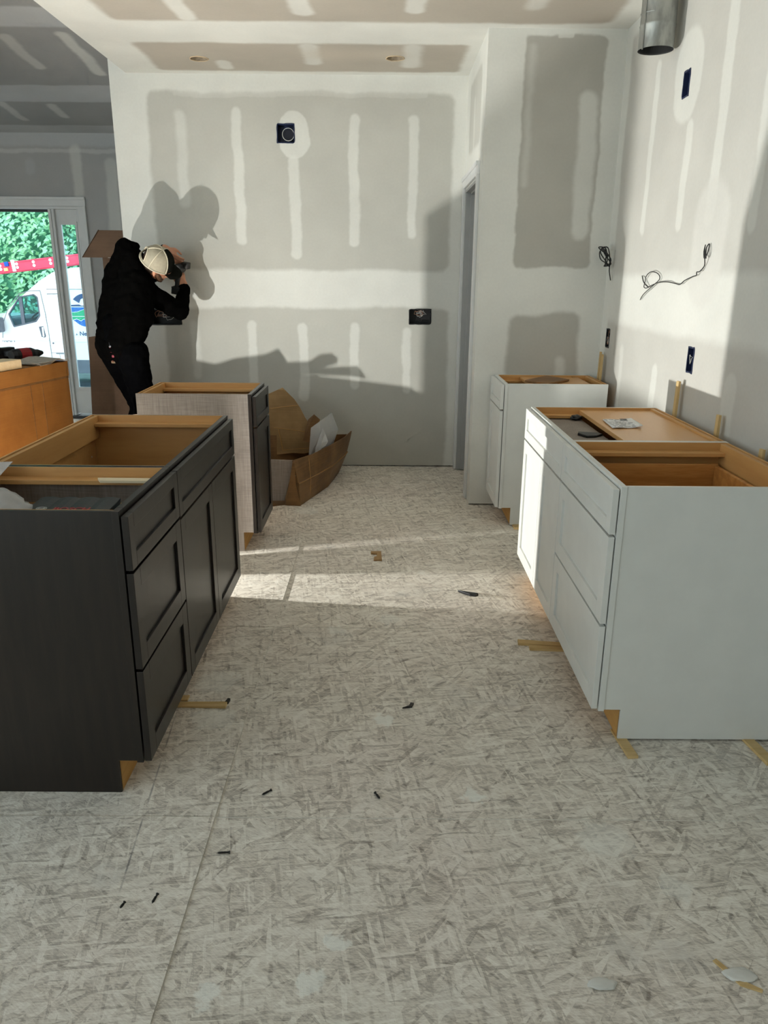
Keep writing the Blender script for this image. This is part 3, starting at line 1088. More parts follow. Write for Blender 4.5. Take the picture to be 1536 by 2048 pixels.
shim('wood_shim', (-.80, 2.385, .0042), (-.553, 2.378, .0042), .032, .003, .010, 'shim', 'wood shim poking out from under the charcoal cabinets')
shim('wood_shim', (-.80, 2.425, .0042), (-.70, 2.425, .0042), .032, .003, .007, 'shim', 'short wood shim behind the longer one under the charcoal cabinets')
shim('wood_shim', (.575, 2.888, .0002), (.82, 2.862, .0002), .034, .012, .007, 'shim', 'farther of two crossed wood shims under the white cabinets')
shim('wood_shim', (.615, 2.840, .0002), (.82, 2.826, .0002), .030, .013, .007, 'shim', 'nearer of two crossed wood shims under the white cabinets')
shim('wood_shim', (.812, 2.09, .0002), (.800, 2.25, .0002), .034, .010, .0075, 'shim', 'wood shim under the front corner of the near white cabinet')
shim('wood_shim', (1.245, 2.06, .0002), (1.222, 2.25, .0002), .036, .012, .0075, 'shim', 'wood shim under the wall end of the near white cabinet')
shim('wood_shim', (.835, 4.40, .0002), (.835, 4.53, .0002), .055, .014, .0075, 'shim', 'wood shim block under the far white corner cabinet')
for (y, z, lab, tt) in ((3.47, 1.03, 'tall wood shim wedged behind the white door cabinet', .03), (3.01, .955, 'short wood shim wedged behind the white door cabinet', .028),
                        (2.625, .90, 'wood shim end just showing behind the near white cabinet', .028)):
    shim('wood_shim', (1.335, y, .62), (1.345, y + .012, z), tt, .014, .010, 'shim_z', lab, up=(1, 0, 0))
for i, (y, lab) in enumerate(((4.778, 'left of two upright shims behind the far corner cabinet'), (4.738, 'right of two upright shims behind the far corner cabinet'))):
    shim('wood_shim', (1.335, y, .62), (1.345, y + .012, 1.04 - .012 * i), .022, .014, .010, 'shim_z', lab, up=(1, 0, 0))

# ------------------------------------------------------------------ wall boxes, wires, duct, ceiling cans


def outlet(name, label, axis, a, z, ha, hz, mat, ring=False, wires=3, seed=0):
    """open plastic box set in its wall hole.  axis 'Y': in wall_back, 'X': in wall_right"""
    rnd = random.Random(seed)
    dpt, t = .078, .003

    def P(u, d, zz):
        return (u, YB + d, zz) if axis == 'Y' else (XW + d, u, zz)
    root = thing(name, label, 'electrical box', P(a, 0, z))
    b = B()

    def bx(u0, u1, d0, d1, z0, z1):
        p, q = P(u0, d0, z0), P(u1, d1, z1)
        b.box(p[0], q[0], p[1], q[1], p[2], q[2])
    e = .001
    bx(a - ha + e, a + ha - e, dpt - t, dpt, z - hz + e, z + hz - e)
    bx(a - ha + e, a - ha + e + t, -.003, dpt - t, z - hz + e, z + hz - e)
    bx(a + ha - e - t, a + ha - e, -.003, dpt - t, z - hz + e, z + hz - e)
    bx(a - ha + e + t, a + ha - e - t, -.003, dpt - t, z - hz + e, z - hz + e + t)
    bx(a - ha + e + t, a + ha - e - t, -.003, dpt - t, z + hz - e - t, z + hz - e)
    b.done('box_shell', mat, root)
    b = B()
    # torn paper rim around the cut-out
    n = 26
    pr = []
    for i in range(n):
        s_ = i / n * 4
        if s_ < 1:
            u, v = -1 + 2 * s_, -1
        elif s_ < 2:
            u, v = 1, -1 + 2 * (s_ - 1)
        elif s_ < 3:
            u, v = 1 - 2 * (s_ - 2), 1
        else:
            u, v = -1, 1 - 2 * (s_ - 3)
        pr.append(P(a + u * (ha + rnd.uniform(-.001, .003)), -.0015, z + v * (hz + rnd.uniform(-.001, .003))))
    b.tube(pr + [pr[0]], .0022, 5)
    b.done('cut_rim', mat, root)
    if ring:
        b = B()
        b.tube([P(a + .018 + .042 * math.cos(i * PI / 12), .004, z - .006 + .042 * math.sin(i * PI / 12)) for i in range(25)], .0022, 6)
        b.done('mounting_ring', 'wire_white', root)
        b = B().cyl(P(a + .018, .03, z - .006), P(a + .018, .034, z - .006), .04, n=20)
        b.done('ring_cover', 'navy_dark', root)
    for i in range(wires):
        x0, z0 = a + rnd.uniform(-.5, .3) * ha, z + rnd.uniform(-.3, .5) * hz
        pts = []
        for j in range(14):
            ang = j * .62 + rnd.random()
            rr = .25 + .45 * rnd.random()
            pts.append(P(x0 + rr * ha * .7 * math.cos(ang), .03 - .028 * min(1, j / 5), z0 + rr * hz * .7 * math.sin(ang)))
        B().tube(pts, .0016, 6).done('wire', ('wire_white', 'copper', 'wire_black')[i % 3], root)
    return root


outlet('round_cover_box', 'square navy electrical box with a round ring, high on the back wall', 'Y', *OB[0], 'blue_box', True, 0)
outlet('outlet_box', 'black two-gang electrical box with coiled wires on the back wall right side', 'Y', *OB[1], 'black', False, 4, 3)
outlet('switch_box', 'wide black electrical box in the back wall behind the man', 'Y', *OB[2], 'black', False, 5, 5)
outlet('outlet_box', 'navy outlet box high on the right wall beside the duct', 'X', *RB[0], 'blue_box', False, 0)
outlet('outlet_box', 'navy outlet box low on the right wall above the white cabinets', 'X', *RB[1], 'blue_box', False, 1, 8)
outlet('outlet_box', 'narrow outlet box in the shaded right wall near the far corner', 'X', *RB[2], 'black', False, 5, 9)


def curve_pts(ctrl, n=10):
    """Catmull-Rom through the control points"""
    c = [Vector(p) for p in ctrl]
    c = [c[0]] + c + [c[-1]]
    out = []
    for i in range(1, len(c) - 2):
        for k in range(n):
            t = k / n
            p0, p1, p2, p3 = c[i - 1], c[i], c[i + 1], c[i + 2]
            out.append(.5 * ((2 * p1) + (-p0 + p2) * t + (2 * p0 - 5 * p1 + 4 * p2 - p3) * t * t + (-p0 + 3 * p1 - 3 * p2 + p3) * t ** 3))
    out.append(c[-2])
    return out


XS = XW - .006
wire = [(4.208, 1.368), (4.13, 1.40), (3.99, 1.445), (3.93, 1.475), (3.96, 1.50), (4.04, 1.51), (4.12, 1.49), (4.16, 1.46), (4.14, 1.435), (4.09, 1.43), (4.03, 1.445),
        (3.97, 1.455), (3.90, 1.46), (3.80, 1.462), (3.72, 1.455), (3.64, 1.452), (3.58, 1.47), (3.51, 1.487), (3.47, 1.492), (3.455, 1.505), (3.43, 1.508), (3.41, 1.53),
        (3.39, 1.555), (3.40, 1.60), (3.415, 1.615), (3.42, 1.59), (3.39, 1.56), (3.37, 1.585), (3.385, 1.618), (3.39, 1.60), (3.375, 1.56)]
wire = [(XS - .012 * abs(math.sin(i * .9)), y, z) for i, (y, z) in enumerate(wire)]
wr_ = thing('loose_cable', 'long grey looped cable hanging from the bright right wall', 'cable', (XS, 3.4, 1.55))
B().tube(curve_pts(wire, 8), .0023, 6).done('cable_run', 'wire_black', wr_, smooth=True)
w2 = [(XS, 4.215, 1.49), (XS - .01, 4.17, 1.475), (XS - .012, 4.135, 1.455), (XS - .004, 4.09, 1.435)]
B().tube(curve_pts(w2, 6), .003, 6).done('cable_tail', 'wire_black', wr_, smooth=True)
cb = thing('cable_coil', 'knotted black cable coil hanging in the shaded far corner', 'cable', (XS, 4.80, 1.58))
rnd = random.Random(4)
pts = []
for i in range(34):
    a = i * .85
    rr = .030 + .020 * rnd.random()
    pts.append((XS - .012 - .05 * rnd.random() - .03 * max(0, math.sin(a)), 4.80 + (rr + .012) * math.cos(a) * .9, 1.60 + (rr + .012) * math.sin(a)))
pts += [(XS - .01, 4.81, 1.55), (XS - .012, 4.80, 1.52), (XS - .01, 4.785, 1.49), (XS - .008, 4.77, 1.465)]
B().tube(curve_pts(pts, 5), .0034, 6).done('coil', 'wire_black', cb, smooth=True)

du = thing('vent_duct', 'round galvanised vent duct hanging from the ceiling by the right wall', 'duct', (1.272, 4.06, 2.505))
b = B()
r_, n_ = .0805, 40
zz = [2.505, 2.51, 2.60, 2.605, 2.61, 2.70, 2.83]
ro = [.0815, .0805, .0805, .083, .0805, .0805, .0805]
rings = [b.ring((1.272, 4.06, z), (0, 0, 1), r, n_) for z, r in zip(zz, ro)]
for a, c in zip(rings, rings[1:]):
    for i in range(n_):
        b.b.faces.new((a[i], a[(i + 1) % n_], c[(i + 1) % n_], c[i]))
b.done('duct_pipe', 'galv', du, smooth=True)
b = B()
rings = [b.ring((1.272, 4.06, z), (0, 0, 1), r, n_) for z, r in ((2.505, .0812), (2.51, .0785), (2.828, .0785))]
for a, c in zip(rings, rings[1:]):
    for i in range(n_):
        b.b.faces.new((a[i], c[i], c[(i + 1) % n_], a[(i + 1) % n_]))
b.b.faces.new(rings[-1])
b.done('duct_lining', 'galv_in', du)
b = B().box(1.195, 1.20, 4.02, 4.026, 2.50, 2.83)
b.tube([(1.272 + .0815 * math.cos(a), 4.06 + .0815 * math.sin(a), 2.655 + .006 * math.sin(a)) for a in [PI * .9 + k * .12 for k in range(12)]], .002, 5)
b.done('duct_seam', 'galv', du)

for i, (x, y) in enumerate(CANS):
    c = thing('recessed_light', ('left' if i == 0 else 'right') + ' empty recessed light hole in the kitchen ceiling', 'recessed light', (x, y, ZC))
    b = B()
    rings = [b.ring((x, y, z), (0, 0, 1), r, 28) for z, r in ((ZC - .001, .058), (ZC + .10, .058), (ZC + .10, .002))]
    for a, d in zip(rings, rings[1:]):
        for k in range(28):
            b.b.faces.new((a[k], d[k], d[(k + 1) % 28], a[(k + 1) % 28]))
    b.done('can', 'can', c, smooth=False)
    b = B()
    b.tube([(x + (.0595 + .002 * math.sin(5 * a)) * math.cos(a), y + (.0595 + .002 * math.sin(7 * a)) * math.sin(a), ZC - .0015) for a in [k * 2 * PI / 32 for k in range(33)]], .003, 5)
    b.done('cut_edge', 'edge', c)
    B().box(x - .03, x + .03, y - .008, y + .008, ZC + .05, ZC + .06).done('socket_bracket', 'paper', c)

# ------------------------------------------------------------------ cardboard and packing
cbx = thing('torn_carton', 'torn brown taped carton sagging on the floor beside the charcoal cabinet', 'carton', (-.62, 5.15, 0))
A = [(-.552, 4.855), (-.470, 5.12), (-.400, 5.36), (-.362, 5.62), (-.345, 5.80)]
g = []
for k, f in enumerate((0, .33, .48, .52, .8, 1.0)):
    row = []
    for i, (x, y) in enumerate(A):
        lean = (-.045, -.02, .02, .07, .10)[i]
        hgt = (.305, .295, .30, .312, .318)[i]
        bulge = .012 * math.sin(PI * f) + (.006 if k in (2,) else 0)
        row.append((x + lean * f + bulge, y + .02 * f, .003 + hgt * f + .004 * math.sin(3 * i + 2 * f)))
    g.append(row)
B().sheet(g, .006).done('side_wall', 'card_dark', cbx)
B().prism([(-.548, 4.850, .003), (-.655, 4.862, .003), (-.632, 4.866, .11), (-.598, 4.868, .30), (-.585, 4.866, .29), (-.578, 4.86, .15)], (0, .005, 0)).done('end_flap', 'card_dark', cbx)
B().prism([(-1.05, 4.70, .002), (-.66, 4.87, .002), (-.56, 4.87, .002), (-.36, 5.75, .002), (-1.02, 5.5, .002)], (0, 0, .005)).done('bottom_wall', 'card_dark', cbx)
B().sheet([[(-.36, 5.80, .004), (-.7, 5.66, .004), (-1.02, 5.5, .004)], [(-.26, 5.82, .30), (-.68, 5.70, .31), (-1.05, 5.52, .35)]], .006).done('end_wall', 'card_dark', cbx)
b = B()
for f in (.5,):
    pt = [(x + (-.045, -.02, .02, .07, .10)[i] * f + .0195, y + .02 * f - .002, .003 + (.305, .295, .30, .312, .318)[i] * f) for i, (x, y) in enumerate(A)]
    b.tube(pt, .0022, 4)
pt = [(-.50, 5.03, .01), (-.494, 5.02, .15), (-.505, 5.03, .29)]
b.tube(pt, .002, 4)
b.done('tape_strip', 'tape', cbx)

cs_ = thing('cardboard_sheet', 'tall folded sheet of brown cardboard leaning up behind the charcoal cabinet', 'cardboard', (-.7, 5.6, .2))


def tp(x, z, d=0.0):
    return (x, 5.60 + .10 * z - d, z)


b = B()
b.prism([tp(-1.0, .16), tp(-.836, .175), tp(-.688, .192), tp(-.60, .188), tp(-.467, .219), tp(-.462, .254), tp(-.523, .359), tp(-.589, .459), tp(-.626, .533), tp(-.67, .596), tp(-.754, .679), tp(-.845, .638), tp(-.924, .605), tp(-1.0, .586)], (0, .006, 0))
b.done('sheet', 'card', cs_)
for (x0, z0, x1, z1) in ((-.847, .524, -.641, .55), (-.824, .382, -.53, .345), (-.791, .372, -.759, .205), (-.755, .213, -.50, .236)):
    p, q = Vector(tp(x0, z0)), Vector(tp(x1, z1))
    B().tube([p + Vector((0, -.001, 0)), (p + q) / 2 + Vector((0, -.002, .002)), q + Vector((0, -.001, 0))], .0024, 5).done('fold_crease', 'tape', cs_)
B().prism([tp(-.785, .372), tp(-.535, .343), tp(-.475, .245), tp(-.755, .218)], (0, -.004, 0)).done('overlap_flap', 'card', cs_)
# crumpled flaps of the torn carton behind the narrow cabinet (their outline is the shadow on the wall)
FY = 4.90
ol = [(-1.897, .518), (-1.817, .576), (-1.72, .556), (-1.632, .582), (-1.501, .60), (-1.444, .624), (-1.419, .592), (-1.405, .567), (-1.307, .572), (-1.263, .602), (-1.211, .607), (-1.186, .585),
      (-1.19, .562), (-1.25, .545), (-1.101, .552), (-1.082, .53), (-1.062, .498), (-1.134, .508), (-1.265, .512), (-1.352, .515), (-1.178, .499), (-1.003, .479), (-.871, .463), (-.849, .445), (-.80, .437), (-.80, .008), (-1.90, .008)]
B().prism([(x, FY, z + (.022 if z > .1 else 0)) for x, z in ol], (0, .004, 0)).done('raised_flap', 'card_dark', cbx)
b = B().prism([(-.40, 5.62, .30), (-.30, 5.64, .33), (-.36, 5.64, .50), (-.47, 5.60, .52)], (.004, .006, 0))
# raised flaps behind, whose silhouettes stand against the lamp
fl1 = thing('cardboard_flap', 'dark cardboard flap sticking up behind the clear wrap', 'cardboard', (-.50, 5.6, .3))
b.b.free()
B().prism([(-.60, 5.56, .30), (-.545, 5.56, .28), (-.47, 5.58, .455), (-.515, 5.58, .495), (-.56, 5.58, .455)], (0, .005, 0)).done('flap', 'card_dark', fl1)

pw = thing('clear_wrap', 'stiff clear plastic wrap standing in the torn carton', 'plastic wrap', (-.42, 5.45, .2))
B().sheet([[(-.545, 5.40, .20), (-.475, 5.44, .22), (-.405, 5.52, .25), (-.375, 5.58, .27)], [(-.53, 5.41, .36), (-.46, 5.42, .37), (-.385, 5.50, .38), (-.335, 5.57, .385)],
           [(-.525, 5.42, .425), (-.462, 5.42, .47), (-.405, 5.48, .505), (-.38, 5.53, .52)]], .0015).done('wrap_sheet', 'wrap', pw)
B().sheet([[(-.492, 5.32, .235), (-.450, 5.30, .29), (-.412, 5.32, .315)], [(-.485, 5.32, .30), (-.440, 5.30, .34), (-.395, 5.33, .345)], [(-.445, 5.33, .395), (-.432, 5.325, .445), (-.415, 5.34, .40)]], .0015).done('wrap_fold', 'wrap', pw)
o = B().prism([(-.80, 4.905, .022), (-.661, 4.888, .030), (-.588, 4.885, .308), (-.735, 4.905, .308), (-.80, 4.92, .30)], (0, .012, 0)).done('panel_offcut', 'linen')
tag(o, 'grey linen-print offcut standing beside the torn carton', 'board')

# tall carton and flat cardboard in the dark hallway behind the man
tcn = thing('tall_carton', 'tall narrow brown carton with open top flaps behind the man', 'carton', (-2.12, 6.45, 0))
B().box(-2.245, -2.03, 6.35, 6.55, .002, 1.66).done('carton_body', 'card_shade', tcn, .002)
B().prism([(-2.345, 6.20, 1.60), (-2.05, 6.20, 1.60), (-2.02, 6.33, 1.805), (-2.245, 6.33, 1.805)], (0, .005, .002)).done('top_flap', 'card_shade', tcn)
B().prism([(-2.36, 6.22, 1.60), (-2.255, 6.34, 1.81), (-2.25, 6.52, 1.69), (-2.34, 6.5, 1.62)], (.004, 0, .002)).done('top_flap', 'card_shade', tcn)
o = B().box(-2.20, -2.165, 6.346, 6.349, 1.60, 1.63).box(-2.155, -2.12, 6.346, 6.349, 1.57, 1.625).done('shipping_label', 'paper', tcn)
o = B().prism([(-2.395, 6.12, .004), (-2.05, 6.12, .004), (-2.10, 6.20, .985), (-2.255, 6.20, 1.012), (-2.365, 6.20, .995)], (0, .006, 0)).done('flat_cardboard', 'card_shade')
tag(o, 'flat dull brown cardboard panel leaning beside the man\'s legs', 'cardboard')

# big carton at the left with tools on it
BZ, BR = .90, R(-12.2)
cr = thing('large_carton', 'large orange-brown lidded carton at the left edge with tools on top', 'carton', (-2.193, 5.321, 0), BR)
Mb = base_matrix(cr)


def lb(x0, x1, y0, y1, z0, z1, name, mat, par, bevel=.002):
    b = B().box(x0, x1, y0, y1, z0, z1)
    b.b.transform(Mb)
    return b.done(name, mat, par, bevel)


lb(-.62, -.004, -1.25, -.004, .002, .80, 'carton_body', 'card_big', cr)
lb(-.625, 0, -1.255, 0, .80, BZ, 'carton_lid', 'card_big', cr)
lb(-.0042, -.0012, -1.25, -.004, .786, .7995, 'lid_edge', 'card_dark', cr, 0)
for y in (-.30, -.42, -.80):
    lb(-.0042, -.002, y, y + .006, .02, .786, 'corrugation_crease', 'card_dark', cr, 0)
b = B()
for k in range(5):
    pass
b.b.free()


def onbox(x, y, z=0.0):
    return Mb @ Vector((x, y, BZ + z))


def drill(name, label, loc, yaw, sc=1.0):
    """cordless drill lying on its side: barrel, chuck, handle, battery"""
    root = thing(name, label, 'drill', loc, yaw)
    m = base_matrix(root)

    def fin(b, nm, mt, par=root, bev=.003, sm=False):
        b.b.transform(m @ Matrix.Scale(sc, 4))
        return b.done(nm, mt, par, bev, sm)
    body = fin(B().cyl((-.09, 0, .034), (-.07, 0, .034), .026, .033).cyl((-.07, 0, .034), (.04, 0, .034), .034).cyl((.04, 0, .034), (.065, 0, .034), .034, .024), 'motor_housing', 'black', bev=0, sm=False)
    fin(B().cyl((-.045, 0, .034), (.02, 0, .034), .0352), 'housing_band', 'red', body, 0)
    fin(B().cyl((.065, 0, .034), (.085, 0, .034), .021).cyl((.085, 0, .034), (.115, 0, .034), .021, .010), 'chuck', 'screw', bev=0)
    fin(B().prism([(-.03, .02, .018), (.012, .02, .018), (.0, .12, .018), (-.045, .12, .018)], (0, 0, .032)), 'handle', 'black', bev=.006)
    fin(B().box(.012, .022, .035, .06, .024, .044), 'trigger', 'red')
    fin(B().box(-.075, .035, .118, .165, .002, .066), 'battery', 'black', bev=.006)
    fin(B().box(-.076, .036, .130, .142, .012, .056), 'battery_stripe', 'red', bev=.001)
    return root


drill('cordless_drill', 'red and black cordless drill lying on top of the large carton', tuple(onbox(-.29, -.05)), R(64), 1.25)
o = B()
o.box(-.145, -.012, -.95, -.46, BZ + .001, BZ + .058)
o.b.transform(Mb)
tag(o.done('wood_block', 'pale_wood', None, .004), 'pale wood block lying on the near edge of the large carton', 'wood block')
ps = thing('paper_stack', 'loose grey folded papers on the corner of the large carton', 'paper', tuple(onbox(-.1, -.1)), BR)
for k in range(3):
    g = []
    for j in range(5):
        row = []
        for i in range(7):
            u, v = i / 6, j / 4
            x = -.235 + .24 * v + .01 * k
            y = -.30 + .315 * u - .02 * k
            z = .002 + .006 * k + .030 * math.exp(-((u - .62) / .18) ** 2) * (1 - .3 * k) + .004 * math.sin(5 * v + k)
            row.append(onbox(x, y, z))
        g.append(row)
    B().sheet(g, .0025).done('folded_sheet', 'newsprint', ps)

# unseen bucket added as a shadow caster between the dark cabinets, and the work lamp on the floor behind them
bk = thing('bucket_blocker', 'unseen white bucket added as a shadow caster between the two charcoal cabinet runs', 'bucket', (-1.30, 3.68, .004))
B().lathe((-1.30, 3.68, .004), [(.085, 0), (.088, .004), (.100, .36), (.106, .362), (.106, .395), (.10, .397)], 28).done('pail', 'bucket', bk)
B().lathe((-1.30, 3.68, .004), [(.108, .392), (.110, .396), (.110, .412), (.104, .416), (.02, .414)], 28).done('lid', 'bucket', bk)
B().tube([(-1.30 + .108 * math.cos(a), 3.68 + .108 * math.sin(a) * .2 - .10, .35 - .10 * math.sin(a)) for a in [k * PI / 12 for k in range(13)]], .003, 6).done('bail', 'steel', bk)

pr_ = thing('roll_blocker', 'unseen brown roll added behind the charcoal cabinets to block lamp light', 'light blocker', (-1.72, 3.742, 0.004))  # unseen roll, added to keep the lamp off the linen side panel
B().lathe((-1.72, 3.742, .004), [(.060, 0), (.060, .62), (.022, .62), (.022, .56)], 24).done('roll_blocker_body', 'card', pr_)
B().lathe((-1.72, 3.742, .004), [(.0225, .50), (.0225, .63), (.019, .63), (.019, .58)], 16).done('roll_blocker_core', 'card_dark', pr_)

LP = Vector((-2.22, 3.53, .285))
wl = thing('work_lamp', 'small yellow work lamp standing on the floor behind the charcoal cabinets', 'work lamp', (LP.x - .03, LP.y, 0), R(3))
Ml = Matrix.Translation(LP) @ Matrix.Rotation(R(3), 4, 'Z') @ Matrix.Rotation(R(-12), 4, 'Y')


def lampart(b, nm, mt, par=None, bev=.003):
    b.b.transform(Ml)
    return b.done(nm, mt, par or wl, bev)


hs = lampart(B().box(-.06, -.012, -.055, .055, -.05, .05), 'lamp_head', 'yellow')
lampart(B().box(-.012, -.006, -.045, .045, -.04, .04), 'lens', 'lens', hs, 0)
for k in range(5):
    lampart(B().box(-.08, -.06, -.05, .05, -.042 + k * .02, -.037 + k * .02), 'cooling_fin', 'black', hs, 0)
st = B()
for sgn in (-1, 1):
    y = LP.y + sgn * .075
    st.tube([(LP.x - .03, y, LP.z), (LP.x - .03, y, .03), (LP.x - .12, y, .01), (LP.x + .06, y, .01)], .007, 8)
st.tube([(LP.x - .12, LP.y - .075, .01), (LP.x - .12, LP.y + .075, .01)], .007, 8).tube([(LP.x + .06, LP.y - .075, .01), (LP.x + .06, LP.y + .075, .01)], .007, 8)
st.done('stand', 'black', wl)
ld = bpy.data.lights.new('lamp_light', 'AREA')
ld.shape = 'DISK'
ld.size = .045
ld.energy = LAMP_POWER
ld.color = (1.0, 1.0, .95)
lo = bpy.data.objects.new('lamp_light', ld)
COL.objects.link(lo)
lo.matrix_world = Ml @ Matrix.Rotation(R(-90), 4, 'Y')

# ------------------------------------------------------------------ bits on the floor
zf = .0005
o = B().prism([(-.064, 3.975, 0), (-.007, 3.975, 0), (-.002, 3.845, 0), (-.046, 3.845, 0), (-.044, 3.89, 0), (-.028, 3.895, 0), (-.030, 3.942, 0), (-.062, 3.945, 0)], (0, 0, .010)).done('wood_offcut', 'card', None, .001)
o.location.z = zf
tag(o, 'small C-shaped brown offcut lying mid-floor between the cabinets', 'offcut')
o = B().prism([(.370, 3.43, 0), (.40, 3.418, 0), (.465, 3.395, 0), (.468, 3.385, 0), (.455, 3.372, 0), (.425, 3.38, 0), (.40, 3.402, 0)], (0, 0, .012)).done('plastic_clip', 'black', None, .003)
o.location.z = zf
tag(o, 'small black plastic clip on the lit strip of floor', 'clip')


def screw(x, y, ang, ln, label):
    t = thing('drywall_screw', label, 'screw', (x, y, zf + .0002))
    z = zf + .004
    d = Vector((math.cos(R(ang)), math.sin(R(ang)), 0))
    c = Vector((x, y, z))
    b = B().cyl(c - d * ln / 2, c - d * ln * .38, .0004, .0022, 8).cyl(c - d * ln * .38, c + d * ln * .36, .0022, .0024, 8)
    for k in range(6):
        q = c - d * ln * (.34 - .09 * k)
        b.cyl(q, q + d * .0012, .0033, .0033, 8)
    b.done('shank', 'screw', t)
    B().cyl(c + d * ln * .36, c + d * ln / 2, .0026, .0044, 10).done('head', 'screw', t)


screw(-.340, 1.907, 42, .034, 'black screw on the floor level with the charcoal cabinet end')
screw(-.009, 1.895, 118, .032, 'black screw on the open floor in front of the aisle')
screw(-.418, 1.659, 5, .034, 'brownish screw lying flat beside the floor joint')
screw(-.556, 1.501, 80, .030, 'black screw at the lower left of the open floor')
screw(-.629, 1.480, 75, .020, 'short black screw at the far lower left of the floor')
o = B().prism([(.075, 2.375, 0), (.11, 2.382, 0), (.118, 2.405, 0), (.106, 2.41, 0), (.10, 2.39, 0)], (0, 0, .006)).done('wood_splinter', 'screw', None, .001)
o.location.z = zf
tag(o, 'small dark splinter on the floor mid-aisle', 'splinter')
o = B().prism([(-.562, 2.392, 0), (-.55, 2.390, 0), (-.546, 2.415, 0), (-.556, 2.418, 0)], (0, 0, .010)).done('wood_splinter', 'screw', None, .001)
o.location.z = .0045
tag(o, 'dark nail-like splinter at the tip of the left shim', 'splinter')
for (x, y, a, b_, lab) in ((.487, 1.273, .030, .015, 'small white plaster flake at the lower right of the floor'), (.80, 1.298, .032, .018, 'white plaster flake nearest the right edge of the floor')):
    b = crumple(x, y, .004, a, b_, .0035, x * 9, amp=.3)
    tag(b.done('plaster_flake', 'chip', None, smooth=True), lab, 'plaster flake')
o = B().prism([(.755, 1.335, 0), (.765, 1.34, 0), (.80, 1.285, 0), (.835, 1.262, 0), (.83, 1.255, 0), (.79, 1.272, 0)], (0, 0, .003)).done('wood_splinter', 'shim', None, .0005)
o.location.z = zf
tag(o, 'curled wood splinter beside the right plaster flake', 'splinter')

# ------------------------------------------------------------------ the man
MO = Vector((-.013, .05, 0))     # the whole figure stands a touch nearer the wall
man = thing('person', 'person in black hoodie and white cap leaning over to drill at the back wall', 'person', (-1.80, 5.38, 0.004))
pel = Vector((-1.815, 5.36, .98)) + MO
C7 = Vector((-1.705, 5.425, 1.575)) + MO
HC = Vector((-1.555, 5.43, 1.545)) + MO     # head centre
F = Vector((.80, .45, -.33)).normalized()     # where the face looks
U = Vector((.50, -.46, .60))
U = (U - F * U.dot(F)).normalized()
Rr = F.cross(U)
rS, lS = Vector((-1.652, 5.40, 1.37)), Vector((-1.80, 5.58, 1.46))
rE, lE = Vector((-1.462, 5.62, 1.222)), Vector((-1.71, 5.825, 1.48))
rW, lW = Vector((-1.452, 5.745, 1.395)), Vector((-1.587, 5.78, 1.66))
hipR, hipL = Vector((-1.735, 5.30, .93)), Vector((-1.885, 5.41, .93))
knR, knL = Vector((-1.715, 5.42, .56)), Vector((-1.79, 5.56, .55))
anR, anL = Vector((-1.79, 5.27, .10)), Vector((-1.88, 5.47, .10))


rS, lS, rE, lE, rW, lW, hipR, hipL, knR, knL, anR, anL = [q + MO for q in (rS, lS, rE, lE, rW, lW, hipR, hipL, knR, knL, anR, anL)]


def remesh(b, name, mat, voxel, smooth_it, parent, disp=None):
    wm = base_matrix(parent)
    me = b.mesh(name, wm.inverted())
    me.materials.append(M[mat])
    o = bpy.data.objects.new(name, me)
    COL.objects.link(o)
    md = o.modifiers.new('r', 'REMESH')
    md.mode, md.voxel_size = 'VOXEL', voxel
    sm = o.modifiers.new('s', 'SMOOTH')
    sm.factor, sm.iterations = .5, smooth_it
    bpy.context.view_layer.update()
    apply_mods(o)
    if disp:
        me = o.data
        n = len(me.vertices)
        co = np.empty(n * 3, 'f')
        no = np.empty(n * 3, 'f')
        me.vertices.foreach_get('co', co)
        me.vertices.foreach_get('normal', no)
        co, no = co.reshape(-1, 3), no.reshape(-1, 3)
        amp, sc, ani = disp
        for i in range(n):
            v = Vector(co[i])
            d = mnoise.noise(Vector((v.x * sc, v.y * sc, v.z * sc * ani))) + .5 * mnoise.noise(Vector((v.x * sc * 2.3, v.y * sc * 2.3, v.z * sc * 2.1 * ani + 7)))
            co[i] += no[i] * amp * d
        me.vertices.foreach_set('co', co.ravel())
        me.update()
    o.data.materials.clear()
    o.data.materials.append(M[mat])
    o.data.shade_smooth()
    o.parent = parent
    WM[o.name] = wm
    return o


def hand(b, wrist, fwd, nrm, side, curls, spread=(-.030, -.010, .010, .029), th=(.04, .055)):
    """palm, four fingers and a thumb.  fwd: along the hand, nrm: out of the palm's back, side: towards the thumb"""
    fwd, nrm, side = fwd.normalized(), nrm.normalized(), side.normalized()
    palm = wrist + fwd * .085
    for s_ in (-.028, -.009, .010, .027):
        b.caps(wrist + fwd * .01 + side * s_ * .6, palm + side * s_, .018, .014)
    lens = (.062, .074, .079, .070)
    for k, s_ in enumerate(spread):
        p = palm + side * s_
        d = fwd.copy()
        ang = curls[k]
        for j, (f, rr) in enumerate(((.45, .0098), (.32, .0088), (.23, .0078))):
            d = (Matrix.Rotation(ang * (.75, 1.0, .7)[j], 3, side) @ d).normalized()
            q = p + d * lens[k] * f
            b.caps(p, q, rr, rr * .92)
            p = q
    p = wrist + fwd * .03 + side * .026
    q = p + (fwd * .55 + side * .75 - nrm * .35).normalized() * th[0]
    b.caps(p, q, .0125, .0108)
    r2 = q + (fwd * .9 + side * .15 - nrm * .35).normalized() * .032
    b.caps(q, r2, .0105, .0092)
    b.caps(r2, r2 + (fwd * .9 - side * .1 - nrm * .4).normalized() * .022, .0092, .008)


DW = Vector((-1.492, 5.745, 1.452)) + MO     # drill grip
bd = B()
